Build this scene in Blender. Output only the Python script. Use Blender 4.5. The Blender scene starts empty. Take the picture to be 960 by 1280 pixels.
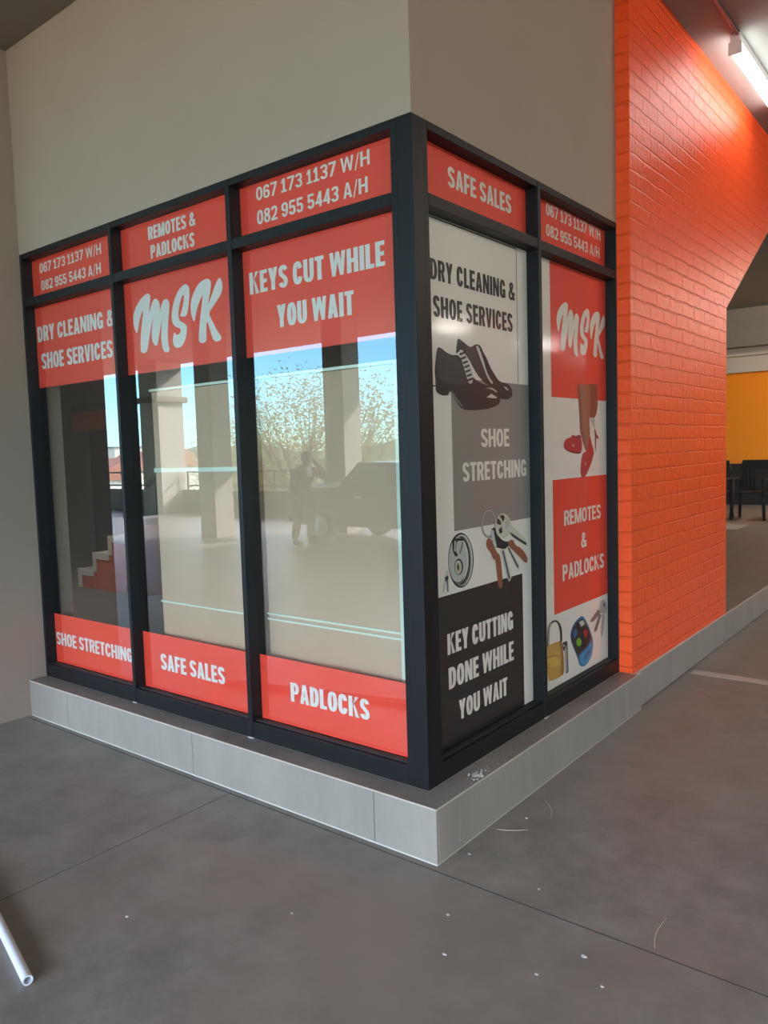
import bpy, bmesh, math, random
from mathutils import Vector, Matrix
C = bpy.context.scene.collection
S = bpy.context.scene
PI = math.pi
random.seed(7)

# ---------------------------------------------------------------- camera
cam_d = bpy.data.cameras.new('camera')
cam_d.sensor_fit = 'VERTICAL'; cam_d.sensor_height = 36.0
cam_d.lens = 969.75 / 1280 * 36.0
cam_d.clip_start = 0.05; cam_d.clip_end = 2000
cam = bpy.data.objects.new('camera', cam_d); C.objects.link(cam)
def look(yaw, pitch, roll):
    f = Vector((math.cos(pitch)*math.cos(yaw), math.cos(pitch)*math.sin(yaw), math.sin(pitch)))
    r = Vector((math.sin(yaw), -math.cos(yaw), 0)); u = r.cross(f)
    r2 = r*math.cos(roll) + u*math.sin(roll); u2 = -r*math.sin(roll) + u*math.cos(roll)
    return Matrix((r2, u2, -f)).transposed().to_4x4()
cam.matrix_world = Matrix.Translation((1.6588, -2.3081, 1.5)) @ look(2.2424, -0.0785, -0.0305)
S.camera = cam

# ---------------------------------------------------------------- sky, sun, exposure
W = bpy.data.worlds.new('world'); S.world = W; W.use_nodes = True
wn = W.node_tree.nodes; wl = W.node_tree.links
sky = wn.new('ShaderNodeTexSky'); sky.sky_type = 'NISHITA'
sky.sun_disc = False; sky.sun_elevation = math.radians(36); sky.sun_rotation = math.radians(150)
sky.altitude = 1200; sky.air_density = 1.0; sky.dust_density = 0.8; sky.ozone_density = 1.5
tint = wn.new('ShaderNodeMix'); tint.data_type = 'RGBA'; tint.blend_type = 'MULTIPLY'; tint.inputs[0].default_value = 1.0
# clear blue band above the horizon, unseen bright cloud added higher as fill light
tc = wn.new('ShaderNodeTexCoord'); sx = wn.new('ShaderNodeSeparateXYZ'); wl.new(tc.outputs['Generated'], sx.inputs[0])
mr = wn.new('ShaderNodeMapRange'); mr.interpolation_type = 'SMOOTHSTEP'; mr.inputs[1].default_value = .13; mr.inputs[2].default_value = .26; wl.new(sx.outputs[2], mr.inputs[0])
cn_ = wn.new('ShaderNodeTexNoise'); cn_.inputs['Scale'].default_value = 4.0; cn_.inputs['Detail'].default_value = 6.0; wl.new(tc.outputs['Generated'], cn_.inputs['Vector'])
mn = wn.new('ShaderNodeMapRange'); mn.inputs[1].default_value = .25; mn.inputs[2].default_value = .55; wl.new(cn_.outputs[0], mn.inputs[0])
mu = wn.new('ShaderNodeMath'); mu.operation = 'MULTIPLY'; wl.new(mr.outputs[0], mu.inputs[0]); wl.new(mn.outputs[0], mu.inputs[1])
cm = wn.new('ShaderNodeMix'); cm.data_type = 'RGBA'; cm.inputs[6].default_value = (.46, .76, .93, 1); cm.inputs[7].default_value = (4.2, 3.15, 2.3, 1)
wl.new(mu.outputs[0], cm.inputs[0]); wl.new(cm.outputs[2], tint.inputs[7])
wl.new(sky.outputs[0], tint.inputs[6]); wl.new(tint.outputs[2], wn['Background'].inputs[0])
wn['Background'].inputs[1].default_value = 0.85
sun_d = bpy.data.lights.new('sun', 'SUN'); sun_d.energy = 11.0; sun_d.angle = 0.01; sun_d.color = (1, .95, .86)
sun = bpy.data.objects.new('sun', sun_d); C.objects.link(sun)
sun.rotation_euler = Vector((-.42, .74, -.56)).to_track_quat('-Z', 'Y').to_euler()
# sampling portal filling the open side of the parking deck
pd = bpy.data.lights.new('sky_portal', 'AREA'); pd.shape = 'RECTANGLE'; pd.size = 44; pd.size_y = 3.4
pd.cycles.is_portal = True
po = bpy.data.objects.new('sky_portal', pd); C.objects.link(po)
po.location = (-8, -10.9, 2.3); po.rotation_euler = (PI/2, 0, 0)
S.view_settings.view_transform = 'Standard'; S.view_settings.look = 'None'
S.view_settings.gamma = 1.0; S.view_settings.use_curve_mapping = False
S.view_settings.exposure = 0.90
S.cycles.use_denoising = True
S.cycles.max_bounces = 10; S.cycles.diffuse_bounces = 6; S.cycles.glossy_bounces = 5
S.cycles.transparent_max_bounces = 12; S.cycles.sample_clamp_indirect = 6.0
S.cycles.caustics_reflective = False; S.cycles.caustics_refractive = False

# ---------------------------------------------------------------- helpers
def tag(o, label=None, cat=None, group=None, kind=None):
    if label: o['label'] = label
    if cat: o['category'] = cat
    if group: o['group'] = group
    if kind: o['kind'] = kind
    return o
def empty(name, loc=(0, 0, 0), rz=0.0, parent=None):
    o = bpy.data.objects.new(name, None); C.objects.link(o)
    o.location = loc; o.rotation_euler = (0, 0, rz); o.empty_display_size = .1
    if parent: o.parent = parent
    return o
def thing(name, label, cat, loc=(0, 0, 0), rz=0.0, group=None):
    return tag(empty(name, loc, rz), label, cat, group)
def copy_tree(o, parent=None):
    c = o.copy(); C.objects.link(c); c.parent = parent
    for ch in [x for x in S.objects if x.parent == o]: copy_tree(ch, c)
    return c
class MB:
    def __init__(s): s.v = []; s.f = []; s.m = []; s.smooth = False
    def add(s, vs, fs, m=0):
        b = len(s.v); s.v += [tuple(x) for x in vs]
        for f in fs: s.f.append([b+i for i in f]); s.m.append(m)
        return s
    def box(s, a, b, m=0):
        (x0, y0, z0), (x1, y1, z1) = a, b
        x0, x1 = min(x0, x1), max(x0, x1); y0, y1 = min(y0, y1), max(y0, y1); z0, z1 = min(z0, z1), max(z0, z1)
        return s.add([(x0,y0,z0),(x1,y0,z0),(x1,y1,z0),(x0,y1,z0),(x0,y0,z1),(x1,y0,z1),(x1,y1,z1),(x0,y1,z1)],
                     [(3,2,1,0),(4,5,6,7),(0,1,5,4),(1,2,6,5),(2,3,7,6),(3,0,4,7)], m)
    def prism(s, pts, d, m=0):
        # pts: closed 3-D outline, counter-clockwise seen from where -d points; extruded by d
        n = len(pts); d = Vector(d)
        vs = [Vector(p) for p in pts] + [Vector(p)+d for p in pts]
        fs = [tuple(range(n)), tuple(range(2*n-1, n-1, -1))] + [(i, n+i, n+(i+1) % n, (i+1) % n) for i in range(n)]
        return s.add(vs, fs, m)
    def tube(s, path, r, n=10, m=0, caps=True):
        P = [Vector(p) for p in path]; k = len(P)
        R = list(r) if isinstance(r, (list, tuple)) else [r]*k
        vs = []; ref = None
        for i, p in enumerate(P):
            t = (P[min(i+1, k-1)]-P[max(i-1, 0)]).normalized()
            if ref is None:
                ref = Vector((0, 0, 1)) if abs(t.z) < .9 else Vector((1, 0, 0))
            a = (ref - t*ref.dot(t)).normalized(); b = t.cross(a); ref = a
            for j in range(n):
                an = 2*PI*j/n; vs.append(p + (a*math.cos(an)+b*math.sin(an))*R[i])
        fs = [(i*n+j, i*n+(j+1) % n, (i+1)*n+(j+1) % n, (i+1)*n+j) for i in range(k-1) for j in range(n)]
        if caps: fs += [tuple(range(n-1, -1, -1)), tuple(range((k-1)*n, k*n))]
        return s.add(vs, fs, m)
    def lathe(s, prof, c=(0, 0, 0), n=24, axis='Z', m=0):
        vs = []
        for r, h in prof:
            for j in range(n):
                a = 2*PI*j/n; x, y = r*math.cos(a), r*math.sin(a)
                v = (x, y, h) if axis == 'Z' else ((x, h, y) if axis == 'Y' else (h, x, y))
                vs.append((v[0]+c[0], v[1]+c[1], v[2]+c[2]))
        k = len(prof)
        fs = [(i*n+j, i*n+(j+1) % n, (i+1)*n+(j+1) % n, (i+1)*n+j) for i in range(k-1) for j in range(n)]
        fs += [tuple(range(n-1, -1, -1)), tuple(range((k-1)*n, k*n))]
        return s.add(vs, fs, m)
    def build(s, name, mats, parent=None, bevel=0, smooth=False, seg=2):
        me = bpy.data.meshes.new(name); me.from_pydata(s.v, [], s.f)
        if not isinstance(mats, (list, tuple)): mats = [mats]
        for mt in mats: me.materials.append(mt)
        for p, i in zip(me.polygons, s.m): p.material_index = i
        bm = bmesh.new(); bm.from_mesh(me); bmesh.ops.recalc_face_normals(bm, faces=bm.faces); bm.to_mesh(me); bm.free()
        me.update()
        o = bpy.data.objects.new(name, me); C.objects.link(o)
        if parent: o.parent = parent
        if smooth:
            for p in me.polygons: p.use_smooth = True
        if bevel:
            md = o.modifiers.new('bevel', 'BEVEL'); md.width = bevel; md.segments = seg; md.limit_method = 'ANGLE'; md.angle_limit = .6
        return o
def bx(name, a, b, mat, parent=None, bevel=0): return MB().box(a, b).build(name, mat, parent, bevel)
def struct(o): o['kind'] = 'structure'; return o

# ---------------------------------------------------------------- materials
def mat(name, col, rough=.6, spec=.5, metal=0, emit=None, es=0):
    m = bpy.data.materials.new(name); m.use_nodes = True
    b = m.node_tree.nodes['Principled BSDF']
    b.inputs['Base Color'].default_value = (*col, 1); b.inputs['Roughness'].default_value = rough
    b.inputs['Specular IOR Level'].default_value = spec; b.inputs['Metallic'].default_value = metal
    if emit: b.inputs['Emission Color'].default_value = (*emit, 1); b.inputs['Emission Strength'].default_value = es
    return m
def N(m, t, **k):
    n = m.node_tree.nodes.new(t)
    for a, v in k.items():
        if a in n.inputs: n.inputs[a].default_value = v
        else: setattr(n, a, v)
    return n
def coords(m, scale=(1, 1, 1)):
    g = N(m, 'ShaderNodeNewGeometry'); mp = N(m, 'ShaderNodeMapping'); mp.inputs['Scale'].default_value = scale
    m.node_tree.links.new(g.outputs['Position'], mp.inputs['Vector']); return mp.outputs[0]
def mottled(name, c1, c2, scale=3, rough=.7, bump=.05, bscale=60, stretch=(1, 1, 1), spec=.4, c3=None, s3=.6, rr=0.0):
    m = mat(name, c1, rough, spec); L = m.node_tree.links; b = m.node_tree.nodes['Principled BSDF']
    v = coords(m, stretch)
    n = N(m, 'ShaderNodeTexNoise', Scale=scale, Detail=9.0, Roughness=.7); L.new(v, n.inputs['Vector'])
    r = N(m, 'ShaderNodeValToRGB'); r.color_ramp.elements[0].position = .32; r.color_ramp.elements[1].position = .70
    r.color_ramp.elements[0].color = (*c1, 1); r.color_ramp.elements[1].color = (*c2, 1)
    L.new(n.outputs[0], r.inputs[0]); out = r.outputs[0]
    if c3:
        n3 = N(m, 'ShaderNodeTexNoise', Scale=s3, Detail=5.0, Roughness=.55); L.new(v, n3.inputs['Vector'])
        r3 = N(m, 'ShaderNodeValToRGB'); r3.color_ramp.elements[0].position = .45; r3.color_ramp.elements[1].position = .68
        r3.color_ramp.elements[0].color = (0, 0, 0, 1); r3.color_ramp.elements[1].color = (1, 1, 1, 1)
        L.new(n3.outputs[0], r3.inputs[0])
        mx = N(m, 'ShaderNodeMix', data_type='RGBA'); L.new(r3.outputs[0], mx.inputs[0])
        L.new(out, mx.inputs[6]); mx.inputs[7].default_value = (*c3, 1); out = mx.outputs[2]
    L.new(out, b.inputs['Base Color'])
    if rr:
        mr = N(m, 'ShaderNodeMapRange'); mr.inputs[3].default_value = rough-rr; mr.inputs[4].default_value = rough+rr
        L.new(n.outputs[0], mr.inputs[0]); L.new(mr.outputs[0], b.inputs['Roughness'])
    if bump:
        n2 = N(m, 'ShaderNodeTexNoise', Scale=bscale, Detail=5.0); L.new(v, n2.inputs['Vector'])
        bp = N(m, 'ShaderNodeBump', Strength=bump, Distance=.01); L.new(n2.outputs[0], bp.inputs['Height']); L.new(bp.outputs[0], b.inputs['Normal'])
    return m
def brick_paint(name, c1, c2, axis, rough=.29, strength=.95):
    # glossy paint over brickwork: bed and perpend joints read as relief
    m = mat(name, c1, rough, .26); L = m.node_tree.links; b = m.node_tree.nodes['Principled BSDF']
    g = N(m, 'ShaderNodeNewGeometry'); sp = N(m, 'ShaderNodeSeparateXYZ'); cb = N(m, 'ShaderNodeCombineXYZ')
    L.new(g.outputs['Position'], sp.inputs[0]); L.new(sp.outputs[axis], cb.inputs[0]); L.new(sp.outputs[2], cb.inputs[1])
    wob = N(m, 'ShaderNodeTexNoise', Scale=9.0, Detail=3.0); L.new(cb.outputs[0], wob.inputs['Vector'])
    va = N(m, 'ShaderNodeVectorMath', operation='MULTIPLY_ADD'); L.new(wob.outputs[1], va.inputs[0]); va.inputs[1].default_value = (.022, .022, 0); L.new(cb.outputs[0], va.inputs[2])
    br = N(m, 'ShaderNodeTexBrick', Scale=1.0); br.inputs['Brick Width'].default_value = .23; br.inputs['Row Height'].default_value = .085
    br.inputs['Mortar Size'].default_value = .007; br.inputs['Mortar Smooth'].default_value = .6
    br.inputs['Color1'].default_value = (1, 1, 1, 1); br.inputs['Color2'].default_value = (.8, .8, .8, 1); br.inputs['Mortar'].default_value = (0, 0, 0, 1)
    L.new(va.outputs[0], br.inputs['Vector'])
    n = N(m, 'ShaderNodeTexNoise', Scale=26.0, Detail=6.0, Roughness=.65); L.new(cb.outputs[0], n.inputs['Vector'])
    nb = N(m, 'ShaderNodeTexNoise', Scale=1.1, Detail=3.0); L.new(cb.outputs[0], nb.inputs['Vector'])
    mm = N(m, 'ShaderNodeMath', operation='MULTIPLY_ADD'); L.new(n.outputs[0], mm.inputs[0]); mm.inputs[1].default_value = 1.0
    L.new(br.outputs[0], mm.inputs[2])
    bp = N(m, 'ShaderNodeBump', Strength=strength, Distance=.008); L.new(mm.outputs[0], bp.inputs['Height']); L.new(bp.outputs[0], b.inputs['Normal'])
    mx = N(m, 'ShaderNodeMix', data_type='RGBA'); L.new(nb.outputs[0], mx.inputs[0])
    mx.inputs[6].default_value = (*c1, 1); mx.inputs[7].default_value = (*c2, 1); L.new(mx.outputs[2], b.inputs['Base Color'])
    return m

def glass_mat(k=1.0, rough=0.0):
    m = bpy.data.materials.new('window_glass'); m.use_nodes = True; nt = m.node_tree; nt.nodes.clear(); L = nt.links
    out = N(m, 'ShaderNodeOutputMaterial'); tr = N(m, 'ShaderNodeBsdfTransparent'); tr.inputs[0].default_value = (.95, .95, .94, 1)
    gl = N(m, 'ShaderNodeBsdfGlossy', Roughness=rough); gl.inputs[0].default_value = (1, 1, 1, 1)
    fr = N(m, 'ShaderNodeFresnel', IOR=1.62); g = N(m, 'ShaderNodeNewGeometry')
    # reflect on the outward skin of the pane only, let the inner skin pass
    bf = N(m, 'ShaderNodeMath', operation='MULTIPLY'); inv = N(m, 'ShaderNodeMath', operation='SUBTRACT'); inv.inputs[0].default_value = 1.0
    L.new(g.outputs['Backfacing'], inv.inputs[1]); L.new(fr.outputs[0], bf.inputs[0]); L.new(inv.outputs[0], bf.inputs[1])
    ms = N(m, 'ShaderNodeMath', operation='MULTIPLY'); L.new(bf.outputs[0], ms.inputs[0]); ms.inputs[1].default_value = k
    mx = N(m, 'ShaderNodeMixShader'); L.new(ms.outputs[0], mx.inputs[0]); L.new(tr.outputs[0], mx.inputs[1]); L.new(gl.outputs[0], mx.inputs[2])
    L.new(mx.outputs[0], out.inputs[0]); return m

M = {}
M['glass'] = glass_mat(1.9); M['glass_side'] = glass_mat(.6, .10)
M['wall'] = mottled('beige_plaster', (.312, .235, .190), (.338, .255, .206), 2.0, .85, .06, 140)
M['wall_in'] = mottled('shop_interior_paint', (.15, .145, .135), (.17, .165, .155), 2.0, .85, 0)
M['ceiling'] = mottled('off_shutter_concrete', (.22, .245, .235), (.27, .29, .275), 1.3, .8, .08, 20)
M['floor'] = mottled('power_floated_concrete', (.14, .128, .118), (.265, .24, .222), 4.2, .42, .03, 90, c3=(.215, .178, .155), s3=.8, rr=.07)
M['saw_cut'] = mat('saw_cut_filler', (.07, .066, .062), .9)
M['tile'] = mottled('grey_cement_tile', (.225, .20, .178), (.30, .265, .235), 3.0, .42, .02, 60, stretch=(1, 1, .35))
M['grout'] = mat('pale_grout', (.50, .47, .43), .8)
M['frame'] = mottled('charcoal_aluminium', (.008, .0075, .0088), (.012, .0108, .012), 25, .45, .04, 220, stretch=(1, 1, .08), spec=.22)
M['gasket'] = mat('black_rubber', (.012, .012, .012), .6)
M['silicone'] = mat('grey_silicone', (.45, .43, .42), .5)
M['red'] = mat('red_vinyl', (.95, .07, .04), .45, .4)
M['white'] = mat('white_vinyl', (.80, .77, .74), .45, .4)
M['poster_white'] = mat('poster_white', (.90, .79, .72), .45, .3)
M['grey_vinyl'] = mat('mid_grey_vinyl', (.30, .255, .23), .45, .4)
M['black_vinyl'] = mat('black_vinyl', (.018, .016, .016), .45, .4)
for k, c in dict(ink=(.022, .020, .022), ink2=(.055, .05, .055), silver=(.62, .60, .58), chrome=(.50, .49, .47), grey_ink=(.17, .16, .155), brown_ink=(.10, .06, .05),
                 brass=(.55, .46, .18), copper=(.32, .10, .055), cream=(.66, .62, .50), gold=(.62, .34, .07), gold_dark=(.40, .17, .03), gold_light=(.72, .46, .10),
                 blue=(.03, .13, .32), blue_light=(.02, .28, .55), red_ink=(.55, .03, .035), red_dark=(.22, .012, .02), green=(.16, .45, .03),
                 pink_grey=(.52, .42, .40), skin=(.40, .14, .08), skin_dark=(.26, .075, .045)).items():
    M[k] = mat('print_'+k, c, .45, .4)
M['orange_side'] = brick_paint('orange_painted_brick', (.95, .085, .018), (.96, .105, .022), 1)
M['orange_end'] = brick_paint('orange_painted_brick_end', (.95, .085, .018), (.96, .105, .022), 0)
M['orange_far'] = brick_paint('bright_orange_painted_wall', (.95, .27, .015), (.93, .25, .012), 0, .6, .2)
M['paint_smooth'] = mottled('orange_red_paint', (.58, .09, .035), (.62, .11, .045), 3, .5, .05, 60)
M['cornice'] = mottled('pale_beam_paint', (.52, .42, .36), (.56, .46, .40), 2, .8, .04, 40)
M['beam'] = mottled('brown_grey_concrete', (.21, .18, .155), (.25, .215, .18), 2, .85, .05, 40)
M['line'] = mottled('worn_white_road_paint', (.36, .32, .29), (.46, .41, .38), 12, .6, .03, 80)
M['pvc'] = mat('white_pvc', (.62, .64, .72), .35)
M['straw'] = mat('dry_straw', (.42, .34, .27), .8)
M['chip'] = mat('plaster_white', (.62, .60, .58), .9)
M['conduit'] = mat('red_conduit', (.22, .035, .035), .5)
M['lamp'] = mat('lit_tube', (1, 1, 1), .4, emit=(1.0, .86, .72), es=85.0)  # unseen tubes added to brighten the open floor and orange pier
M['lamp_row'] = mat('lit_tube_row', (1, 1, 1), .4, emit=(1.0, .92, .84), es=28.0)
M['fill_lamp_far'] = mat('fill_tube_far', (1, 1, 1), .4, emit=(1.0, .86, .70), es=300.0)  # unseen tube added to brighten the far orange wall
M['lamp_near'] = mat('lit_tube_near', (1, 1, 1), .4, emit=(1.0, .95, .90), es=9.0)
M['fill_lamp_in'] = mat('fill_lamp_inside', (1, 1, 1), .4, emit=(1.0, .95, .88), es=30.0)  # unseen lamp added to brighten the stairs inside the shop
M['lamp_body'] = mat('white_batten', (.75, .76, .8), .4)
M['plastic'] = mat('dark_plastic', (.034, .026, .024), .7, .2)
M['board'] = mottled('pale_cabinet_board', (.50, .335, .225), (.54, .37, .25), 2, .7, 0)
M['mint'] = mat('mint_glass_edge', (.66, .74, .62), .25)
M['column'] = mottled('grey_beige_column', (.40, .37, .32), (.45, .41, .36), 2, .85, .05, 40)
M['parapet'] = mottled('parapet_render', (.24, .21, .18), (.29, .255, .215), 2, .9, .05, 40)
M['rail'] = mat('dark_steel', (.03, .03, .03), .5)
M['stair_white'] = mat('stair_nosing_white', (.70, .69, .66), .6)
M['leaf'] = mottled('olive_leaf', (.27, .265, .09), (.40, .36, .17), .9, .7, 0)
nt = M['leaf'].node_tree; pb = nt.nodes['Principled BSDF']; trl = N(M['leaf'], 'ShaderNodeBsdfTranslucent'); mxs = N(M['leaf'], 'ShaderNodeMixShader', Fac=.5)
nt.links.new(pb.inputs['Base Color'].links[0].from_socket, trl.inputs[0]); nt.links.new(pb.outputs[0], mxs.inputs[1]); nt.links.new(trl.outputs[0], mxs.inputs[2]); nt.links.new(mxs.outputs[0], nt.nodes['Material Output'].inputs[0])
M['bark'] = mottled('grey_bark', (.16, .12, .09), (.24, .19, .14), 8, .9, .3, 40)
M['hill'] = mottled('hazy_green_hill', (.10, .15, .10), (.16, .2, .14), .01, .95, 0)
M['veld'] = mottled('dry_ground', (.40, .33, .23), (.35, .32, .20), .03, .95, 0)
M['skin_real'] = mat('brown_skin', (.11, .055, .035), .55)
M['cloth_dark'] = mottled('dark_jacket_cloth', (.03, .03, .035), (.045, .042, .045), 30, .9, .1, 200)
M['cloth_trouser'] = mottled('charcoal_trousers', (.028, .026, .026), (.04, .036, .036), 30, .9, .1, 200)
M['shirt'] = mat('pale_blue_shirt', (.55, .58, .66), .8)
M['hair'] = mat('black_hair', (.01, .01, .01), .8)
M['car_dark'] = mat('dark_maroon_car_paint', (.045, .022, .022), .25, .5)
M['tyre'] = mat('tyre_rubber', (.015, .015, .015), .85)
M['rim'] = mat('alloy_rim', (.45, .45, .46), .3, .5, .8)
M['car_glass'] = mat('dark_car_glass', (.02, .024, .028), .05, .8)
M['headlight'] = mat('headlight_lens', (.75, .77, .80), .1, .8)
M['taillight'] = mat('tail_lens', (.45, .02, .02), .2, .6)
M['house'] = mat('pale_house_wall', (.60, .55, .48), .9)
M['roof_red'] = mat('terracotta_roof', (.36, .16, .11), .9)
M['window_dark'] = mat('house_window', (.05, .06, .07), .2)

# ================================================================ large structure
ZC = 4.03          # slab soffit
ZS = 0.212         # plinth top
floor = struct(bx('floor', (-30, -11, -.3), (18, 32, 0), M['floor']))
bx('saw_cut', (-2.81, -.1395, -.004), (9, -.1345, .0008), M['saw_cut'], floor)
bx('saw_cut', (-.9965, -10.4, -.004), (-.9935, -.1395, .0006), M['saw_cut'], floor)
ceiling = struct(bx('ceiling', (-30, -11, ZC), (18, 32, ZC+.35), M['ceiling']))
struct(bx('floor_raised', (-12, 3.79, .0), (.075, 14.3, ZS-.002), M['floor']))
# upper plastered walls above the shop front
struct(bx('wall_front', (-2.81, .0, 2.690), (.0, .20, ZC), M['wall']))
struct(bx('wall_side', (-.20, .20, 2.690), (.0, 1.872, ZC), M['wall']))
struct(bx('trim_1', (-2.81, -.32, 3.82), (-1.2, -.002, ZC), M['beam']))
struct(bx('wall_left', (-3.05, -.40, 0), (-2.812, .20, ZC), M['wall']))
struct(bx('wall_outer', (-12, -.02, 0), (-3.051, .20, ZC), M['wall']))
# orange brick pier with a haunch flaring to the slab
XO = .0765
prof = [(1.872, ZS), (3.765, ZS), (3.755, 2.46), (6.0, 3.86), (6.0, ZC), (1.872, ZC)]
mb = MB(); n = len(prof)
vs = [(XO, y, z) for y, z in prof] + [(-.34, y, z) for y, z in prof]
mb.add(vs, [tuple(range(n))], 0); mb.add(vs, [tuple(range(2*n-1, n-1, -1))], 0)
mb.add(vs, [(i, n+i, n+(i+1) % n, (i+1) % n) for i in range(n)], 1)
struct(mb.build('wall_right', [M['orange_side'], M['orange_end']], bevel=.006))
# interior shell of the shop
struct(bx('wall_back', (-9.2, 3.6, 0), (-.34, 3.7, 3.0), M['wall_in']))
struct(bx('wall_inner', (-9.4, .21, 0), (-9.2, 3.6, 3.0), M['wall_in']))
struct(bx('ceiling_inner', (-9.2, .21, 2.75), (-.21, 3.6, 2.82), M['wall_in']))
struct(bx('floor_inner', (-9.2, .205, .02), (-.12, 3.6, ZS-.002), M['wall_in']))

# ---- tiled plinth
PL = .108
def plinth(name, tiles, core, trims):
    o = struct(core.build(name, M['grout']))
    for a, b in tiles: bx('tile', a, b, M['tile'], o, .0015)
    for a, b in trims: bx('edge_trim', a, b, M['cornice'], o)
    return o
J = [-2.81, -2.39, -1.285, -.184, PL]
tl = []
for a, b in zip(J, J[1:]): tl.append(((a+.0015, -PL, .006), (b-.0015 if b != PL else PL-.001, -PL+.010, ZS-.004)))
core = MB().box((-2.81, -PL+.009, 0), (PL-.011, .12, ZS-.010)); core.box((-2.81, -PL+.002, 0), (PL-.003, .1, .0055))
# top slips of the front run
core.box((-2.81, -PL+.005, ZS-.010), (PL-.006, .11, ZS), 0)
pf = plinth('baseboard_front', tl, core, [((-2.81, -PL-.0008, ZS-.004), (PL, -PL+.003, ZS+.0004))])
bx('plinth_top', (-2.81, -PL+.0035, ZS-.0003), (PL-.003, -.0005, ZS+.0006), M['tile_top'] if 'tile_top' in M else M['floor'], pf)
J = [-PL+.011, .041, .594, 1.713, 1.928]
tl = [((PL-.010, a+.0015, .006), (PL, b-.0015, ZS-.004)) for a, b in zip(J, J[1:])]
core = MB().box((-.11, .121, 0), (PL-.011, 1.926, ZS-.0005)); core.box((.0, .1, 0), (PL-.003, 1.926, .0055)); core.box((.0, -.08, .0), (PL-.009, .122, ZS-.0005))
ps_ = plinth('baseboard_side', tl, core, [((PL-.003, -PL, ZS-.004), (PL+.0004, 1.928, ZS+.0003))])
bx('plinth_top', (.0005, -.0004, ZS-.0003), (PL-.0031, 1.871, ZS+.0006), M['floor'], ps_)
PX = .0915
J = [1.9285, 2.47, 3.67, 4.87, 6.07, 7.27, 8.47, 9.67, 10.87, 12.07, 14.2]
tl = [((PX-.010, a+.0015, .006), (PX, b-.0015, ZS-.004)) for a, b in zip(J, J[1:])]
core = MB().box((.0766, 1.9285, 0), (PX-.011, 14.2, ZS-.0005))
plinth('baseboard_right', tl, core, [((PX-.012, 1.9285, ZS-.004), (PX+.0004, 14.2, ZS+.0008))])

# ---- shop front frames
G0, G1 = .0505, .0555
ZT = 2.690
def front(o, mi, x0, x1, y0, y1, z0, z1, name, m='frame', bevel=.0025):
    # member of the front facade, mi: which facade
    if mi == 'F': return bx(name, (x0, y0, z0), (x1, y1, z1), M[m], o, bevel)
    return bx(name, (-y0, x0, z0), (-y1, x1, z1), M[m], o, bevel)
GM = {'F': 'glass', 'R': 'glass_side'}
def window(name, side, cols, muls, u0, u1):
    o = struct(empty(name))
    D = .10
    front(o, side, u0, u1, 0.0004, D, 2.660, ZT, 'head_rail')
    front(o, side, u0, u1, 0.0004, D, 2.391, 2.436, 'transom_rail')
    front(o, side, u0, u1, 0.0006, D, ZS+.001, .290, 'sill_rail')
    front(o, side, u0, u1, .020, .046, .2895, .2955, 'glazing_bead', 'gasket', .001)
    for a, b in muls:
        front(o, side, a, b, -.003, D, ZS+.001, ZT-.001, 'mullion')
        front(o, side, a-.004, b+.004, -.006, .002, ZS+.0005, ZS+.006, 'silicone_bead', 'silicone', .001)
    for a, b in cols:
        front(o, side, a-.004, b+.004, G0, G1, 2.432, 2.664, 'glass_pane', GM[side], 0)
        front(o, side, a-.004, b+.004, G0, G1, .286, 2.395, 'glass_pane', GM[side], 0)
    return o
FC = [(-2.785, -1.905), (-1.882, -1.003), (-.975, -.098)]
w1 = window('window_1', 'F', FC, [(-1.905, -1.882), (-1.003, -.975)], -2.806, -.098)
front(w1, 'F', -2.806, -2.785, -.002, .10, ZS+.001, ZT-.001, 'jamb')
RC = [(.098, .956), (.984, 1.862)]
w2 = window('window_2', 'R', RC, [(.956, .984)], .098, 1.871)
front(w2, 'R', 1.862, 1.871, -.002, .10, ZS+.001, ZT-.001, 'jamb')
post = struct(empty('trim_2'))
bx('corner_post', (-.070, .0, ZS+.001), (.0, .070, ZT), M['frame'], post, .0025)
bx('stile', (-.098, .0012, ZS+.001), (-.0705, .098, ZT), M['frame'], post, .0015)
bx('stile', (-.0705, .0705, ZS+.001), (-.0012, .098, ZT), M['frame'], post, .0015)

# ================================================================ vinyl signs
RECT = {
 'A1': (-2.7977, -1.9878, 2.4531, 2.6551),
 'B1': (-1.8874, -1.0633, 2.4552, 2.656),
 'C1': (-0.9788, -0.1379, 2.457, 2.654),
 'A2': (-2.7953, -1.9853, 1.9276, 2.3872),
 'B2': (-1.8824, -1.0629, 1.9322, 2.3862),
 'C2': (-0.9694, -0.1416, 1.9268, 2.3906),
 'A3': (-2.8159, -1.993, 0.291, 0.5829),
 'B3': (-1.8935, -1.0644, 0.2982, 0.5882),
 'C3': (-0.9816, -0.1393, 0.2993, 0.5943),
 'D1': (0.1823, 0.9935, 2.4668, 2.669),
 'E1': (1.1, 1.9003, 2.4703, 2.6719),
 'D2': (0.1777, 0.9915, 0.2869, 2.4031),
 'E2': (1.0997, 1.9091, 0.2934, 2.4128),
 'grey': (0.3055, 0.9707, 1.1681, 1.7833),
 'black': (0.174, 0.868, 0.2887, 0.9162),
 'red1': (1.1901, 1.8897, 1.7378, 2.4087),
 'red2': (1.1919, 1.8969, 0.6596, 1.3317),
 'line': (0.1809, 0.8611, 1.7467, 2.3858),
}
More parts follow.
